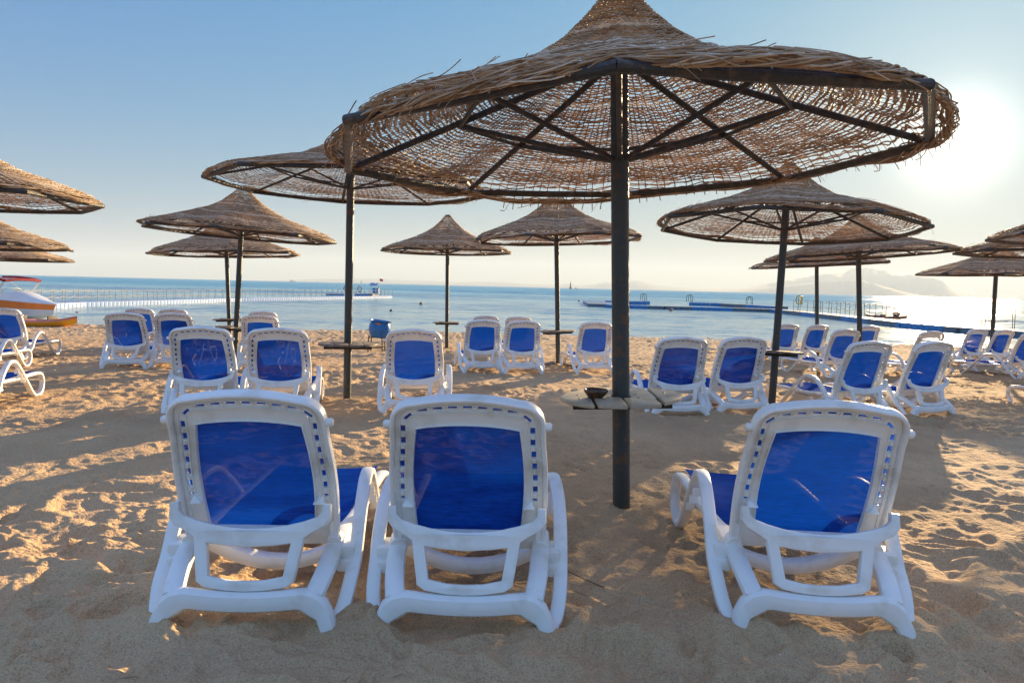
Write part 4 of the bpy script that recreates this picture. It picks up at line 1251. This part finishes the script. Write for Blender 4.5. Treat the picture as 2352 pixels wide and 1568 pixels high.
# lifeguard platform on the left walkway
pL = at_z(822, 682.5, WZ); pR = at_z(870, 684, WZ)
walkway('lifeguard_platform', [pL, pR], 1.6, .50, [M_BLUEFLOAT, M_GREYFLOAT], 4, 'blue and grey floating platform with a shaded lifeguard stand', 'platform', block=.5)
base = at_z(861, 683.5, WZ)
root = empty('lifeguard_stand', (base.x, base.y + .2, WZ + .5))
b = MB(); b.box((.1, 0, .35), (.75, .8, .7), bev=.03); b.build('stand_box', M_BLUEFLOAT, root)
for sx in (-.55, .15):
    for sy in (-.4, .4):
        b = MB(); b.tube([(sx, sy, 0), (sx, sy, 1.35)], .03, n=6); b.build('post', M_WHITE, root)
b = MB()
nx = 8
b.add([(-.65 + .95 * i / nx, sy * .6, 1.35 + .04 * math.sin(i) + (.0 if sy > 0 else -.28)) for sy in (-1, 1) for i in range(nx + 1)] + [(-.65 + .95 * i / nx, sy * .6, 1.32 + .04 * math.sin(i) + (.0 if sy > 0 else -.28)) for sy in (-1, 1) for i in range(nx + 1)],
      [(i, i + 1, nx + 2 + i, nx + 1 + i) for i in range(nx)] + [(2 * (nx + 1) + i, 2 * (nx + 1) + i + 1, 3 * (nx + 1) + i + 1, 3 * (nx + 1) + i) for i in range(nx)])
b.build('shade_cloth', M_SHADE, root, smooth=0)
b = MB(); b.tube([(.75, -.3, .0), (.35, -.3, 1.05), (.35, .3, 1.05), (.75, .3, .0)], .03, n=6); b.build('rail', M_ROPE, root)
tag(root, 'white and blue lifeguard stand with a blue shade cloth on the floating platform', 'lifeguard stand')
fb = empty('flagpole', (base.x + .62, base.y + .1, WZ + .5))
b = MB(); b.tube([(0, 0, 0), (-.05, 0, 1.95)], .025, n=6); b.build('pole', M_WHITE, fb)
b = MB(); k = 8
b.add([(-.05 + .40 * i / k, .05 * math.sin(i * 1.1), z - .10 * i / k) for z in (1.93, 1.63) for i in range(k + 1)], [(i, i + 1, k + 2 + i, k + 1 + i) for i in range(k)])
b.build('flag', M_RED, fb, smooth=60)
tag(fb, 'small red flag on a white pole beside the lifeguard stand', 'flag')
def ring(name, p, r, t, mt, rot, lab, group):
    b = MB(); pts = [(r * math.cos(2 * PI * i / 24), 0, r * math.sin(2 * PI * i / 24)) for i in range(24)]
    b.sweep(pts, (0, 1, 0), t, t, n=8, p=2, closed=True)
    o = b.build(name, mt, None); o.location = p; o.rotation_euler = rot
    tag(o, lab, 'life ring', group); return o
q = at_z(826, 682.5, WZ)
def postring(q, zc, r, mt, rot, lab, pm):
    root = empty('life_ring_post', (q.x, q.y, WZ + .3))
    b = MB(); b.tube([(0, .06, 0), (0, .06, zc + .2)], .03, n=6); b.build('post', pm, root)
    b = MB(); pts = [(r * math.cos(2 * PI * i / 24), 0, r * math.sin(2 * PI * i / 24)) for i in range(24)]
    b.sweep(pts, (0, 1, 0), .10, .10, n=8, p=2, closed=True); o = b.build('life_ring', mt, root); o.location = (0, 0, zc); o.rotation_euler = rot
    tag(root, lab, 'life ring'); return root
postring(q, .75, .34, M_RINGRED, (0, .2, 1.0), 'dark red life ring hanging left of the lifeguard stand', M_ROPE)
q = at_z(794, 683.5, WZ)
postring(q, .8, .28, M_BUOY, (0, .2, .9), 'orange life ring on the left walkway seen beside the big left parasol pole', M_ROPE)
q = at_z(1833, 721, WZ)
rr_ = postring(q, .95, .36, M_YELLOW, (0, .1, .5), 'pair of yellow life rings on a post of the right walkway', M_GREYPIPE)
b = MB(); pts = [(.36 * math.cos(2 * PI * i / 24), 0, .36 * math.sin(2 * PI * i / 24)) for i in range(24)]
b.sweep(pts, (0, 1, 0), .10, .10, n=8, p=2, closed=True); o = b.build('life_ring', M_YELLOW, rr_); o.location = (.32, .1, .9); o.rotation_euler = (0, .1, 1.2)

# small blue float behind the left walkway
pts = [at_z(786, 678.5, WZ), at_z(766, 678.3, WZ), at_z(757, 677.8, WZ)]
walkway('floating_pontoon', pts, 1.2, .30, [M_BLUEFLOAT], 4, 'tiny blue pontoon behind the left walkway, left of the big left parasol pole', 'pontoon', block=.5)

# red kayak moored beyond the right walkway
k2 = kayak(M_BUOY, M_RINGRED, 3.3)
q0 = at_z(1986, 729, WZ); q1 = at_z(2084, 737, WZ)
k2.location = ((q0.x + q1.x) / 2, (q0.y + q1.y) / 2, WZ + .02); k2.rotation_euler = (0, 0, math.atan2(q1.y - q0.y, q1.x - q0.x) * 1.0)
k2.scale = ((q1 - q0).length / 3.5, 1, .8)
b = MB(); b.lathe([(0, -.22), (.16, -.16), (.22, 0), (.16, .16), (.0, .22)], 16); o = b.build('stowed_float', M_BUOY, k2, smooth=60); o.location = (.9, 0, .55)
tag(k2, 'reddish kayak with a round float on deck, in the glitter behind the right walkway', 'kayak')

def buoy(px, py, r, mt, lab):
    q = at_z(px, py, WZ); b = MB()
    b.lathe([(0, -r), (r * .6, -r * .8), (r, -.1 * r), (r * .86, r * .5), (r * .45, r * .85), (r * .12, r * .95), (r * .12, r * 1.25), (0, r * 1.3)], 18)
    o = b.build('buoy', mt, None, smooth=60); o.location = (q.x, q.y, WZ + r * .35); tag(o, lab, 'buoy', 'mooring buoys')
buoy(967, 699.5, .17, M_BUOY, 'orange brown buoy between the blue bin and the far small parasol')
buoy(1541, 714, .17, M_BUOY, 'orange buoy floating just in front of the right walkway')
buoy(898, 714.5, .10, M_DARKBUOY, 'small dark buoy in the water above the blue bin')
buoy(1330, 692, .14, M_DARKBUOY, 'tiny dark buoy left of the short grey floating arm')

# navigation towers and a wreck far out
def nav_tower(px, D, H, lab):
    r = ray(px, 655); x = r.x / r.y * D
    root = empty('beacon_tower', (x, D, WZ))
    b = MB(); b.lathe([(H * .20, 0), (H * .19, H * .10), (H * .13, H * .14), (H * .055, H * .55), (H * .05, H * .62), (H * .09, H * .64), (H * .09, H * .66), (H * .04, H * .67), (H * .04, H * .78), (H * .055, H * .79), (0, H * .86)], 14); b.build('tower', M_TOWER, root)
    b = MB(); b.tube([(0, 0, H * .84), (0, 0, H)], H * .012, n=6); b.build('mast', M_TOWER, root)
    tag(root, lab, 'beacon')
nav_tower(1310.5, 1300, 15.5, 'dark beacon tower on the horizon between the pointed parasol and the nearest parasol pole')
nav_tower(829.6, 3200, 19, 'tiny hazy beacon on the horizon just right of the big left parasol pole')
def ship(px, D, L, H, lab):
    r = ray(px, 655); x = r.x / r.y * D
    root = empty('ship', (x, D, WZ))
    b = MB(); b.add([(a * L / 2 * (1 if z > 0 else .86), s * L * .07, z * H * .3) for z in (0, 1) for a, s in ((-1, -1), (1, -.2), (1, .2), (-1, 1))], [(0, 1, 5, 4), (1, 2, 6, 5), (2, 3, 7, 6), (3, 0, 4, 7), (4, 5, 6, 7)]); b.build('hull', M_TOWER, root, smooth=0)
    b = MB(); b.box((-L * .25, 0, H * .5), (L * .28, L * .1, H * .42)); b.box((-L * .28, 0, H * .8), (L * .1, L * .06, H * .25)); b.build('bridge', M_TOWER, root, smooth=0)
    b = MB(); b.tube([(L * .2, 0, H * .3), (L * .2, 0, H * .75)], H * .03, n=5); b.build('mast', M_TOWER, root)
    tag(root, lab, 'ship')
ship(673, 3000, 26, 10, 'distant dark ship on the horizon above the left walkway')
ship(1324, 1500, 6, 3.6, 'tiny boat on the horizon right of the dark beacon tower')

# ------------------------------------------------------------------ haze
b = MB(); b.box((0, 4900, 169), (20400, 10800, 342)); 
hz = b.build('haze', mat('haze_surface', (1, 1, 1)), None, smooth=0)
hm = bpy.data.materials.new('haze'); hm.use_nodes = True
n, l = hm.node_tree.nodes, hm.node_tree.links; n.clear()
ho = n.new('ShaderNodeOutputMaterial'); pv = n.new('ShaderNodeVolumePrincipled')
pv.inputs['Color'].default_value = (0.72, 0.86, 1.0, 1); pv.inputs['Density'].default_value = 1.5e-4; pv.inputs['Anisotropy'].default_value = 0.1
l.new(pv.outputs[0], ho.inputs['Volume'])
hz.data.materials.clear(); hz.data.materials.append(hm)
hz['kind'] = 'stuff'
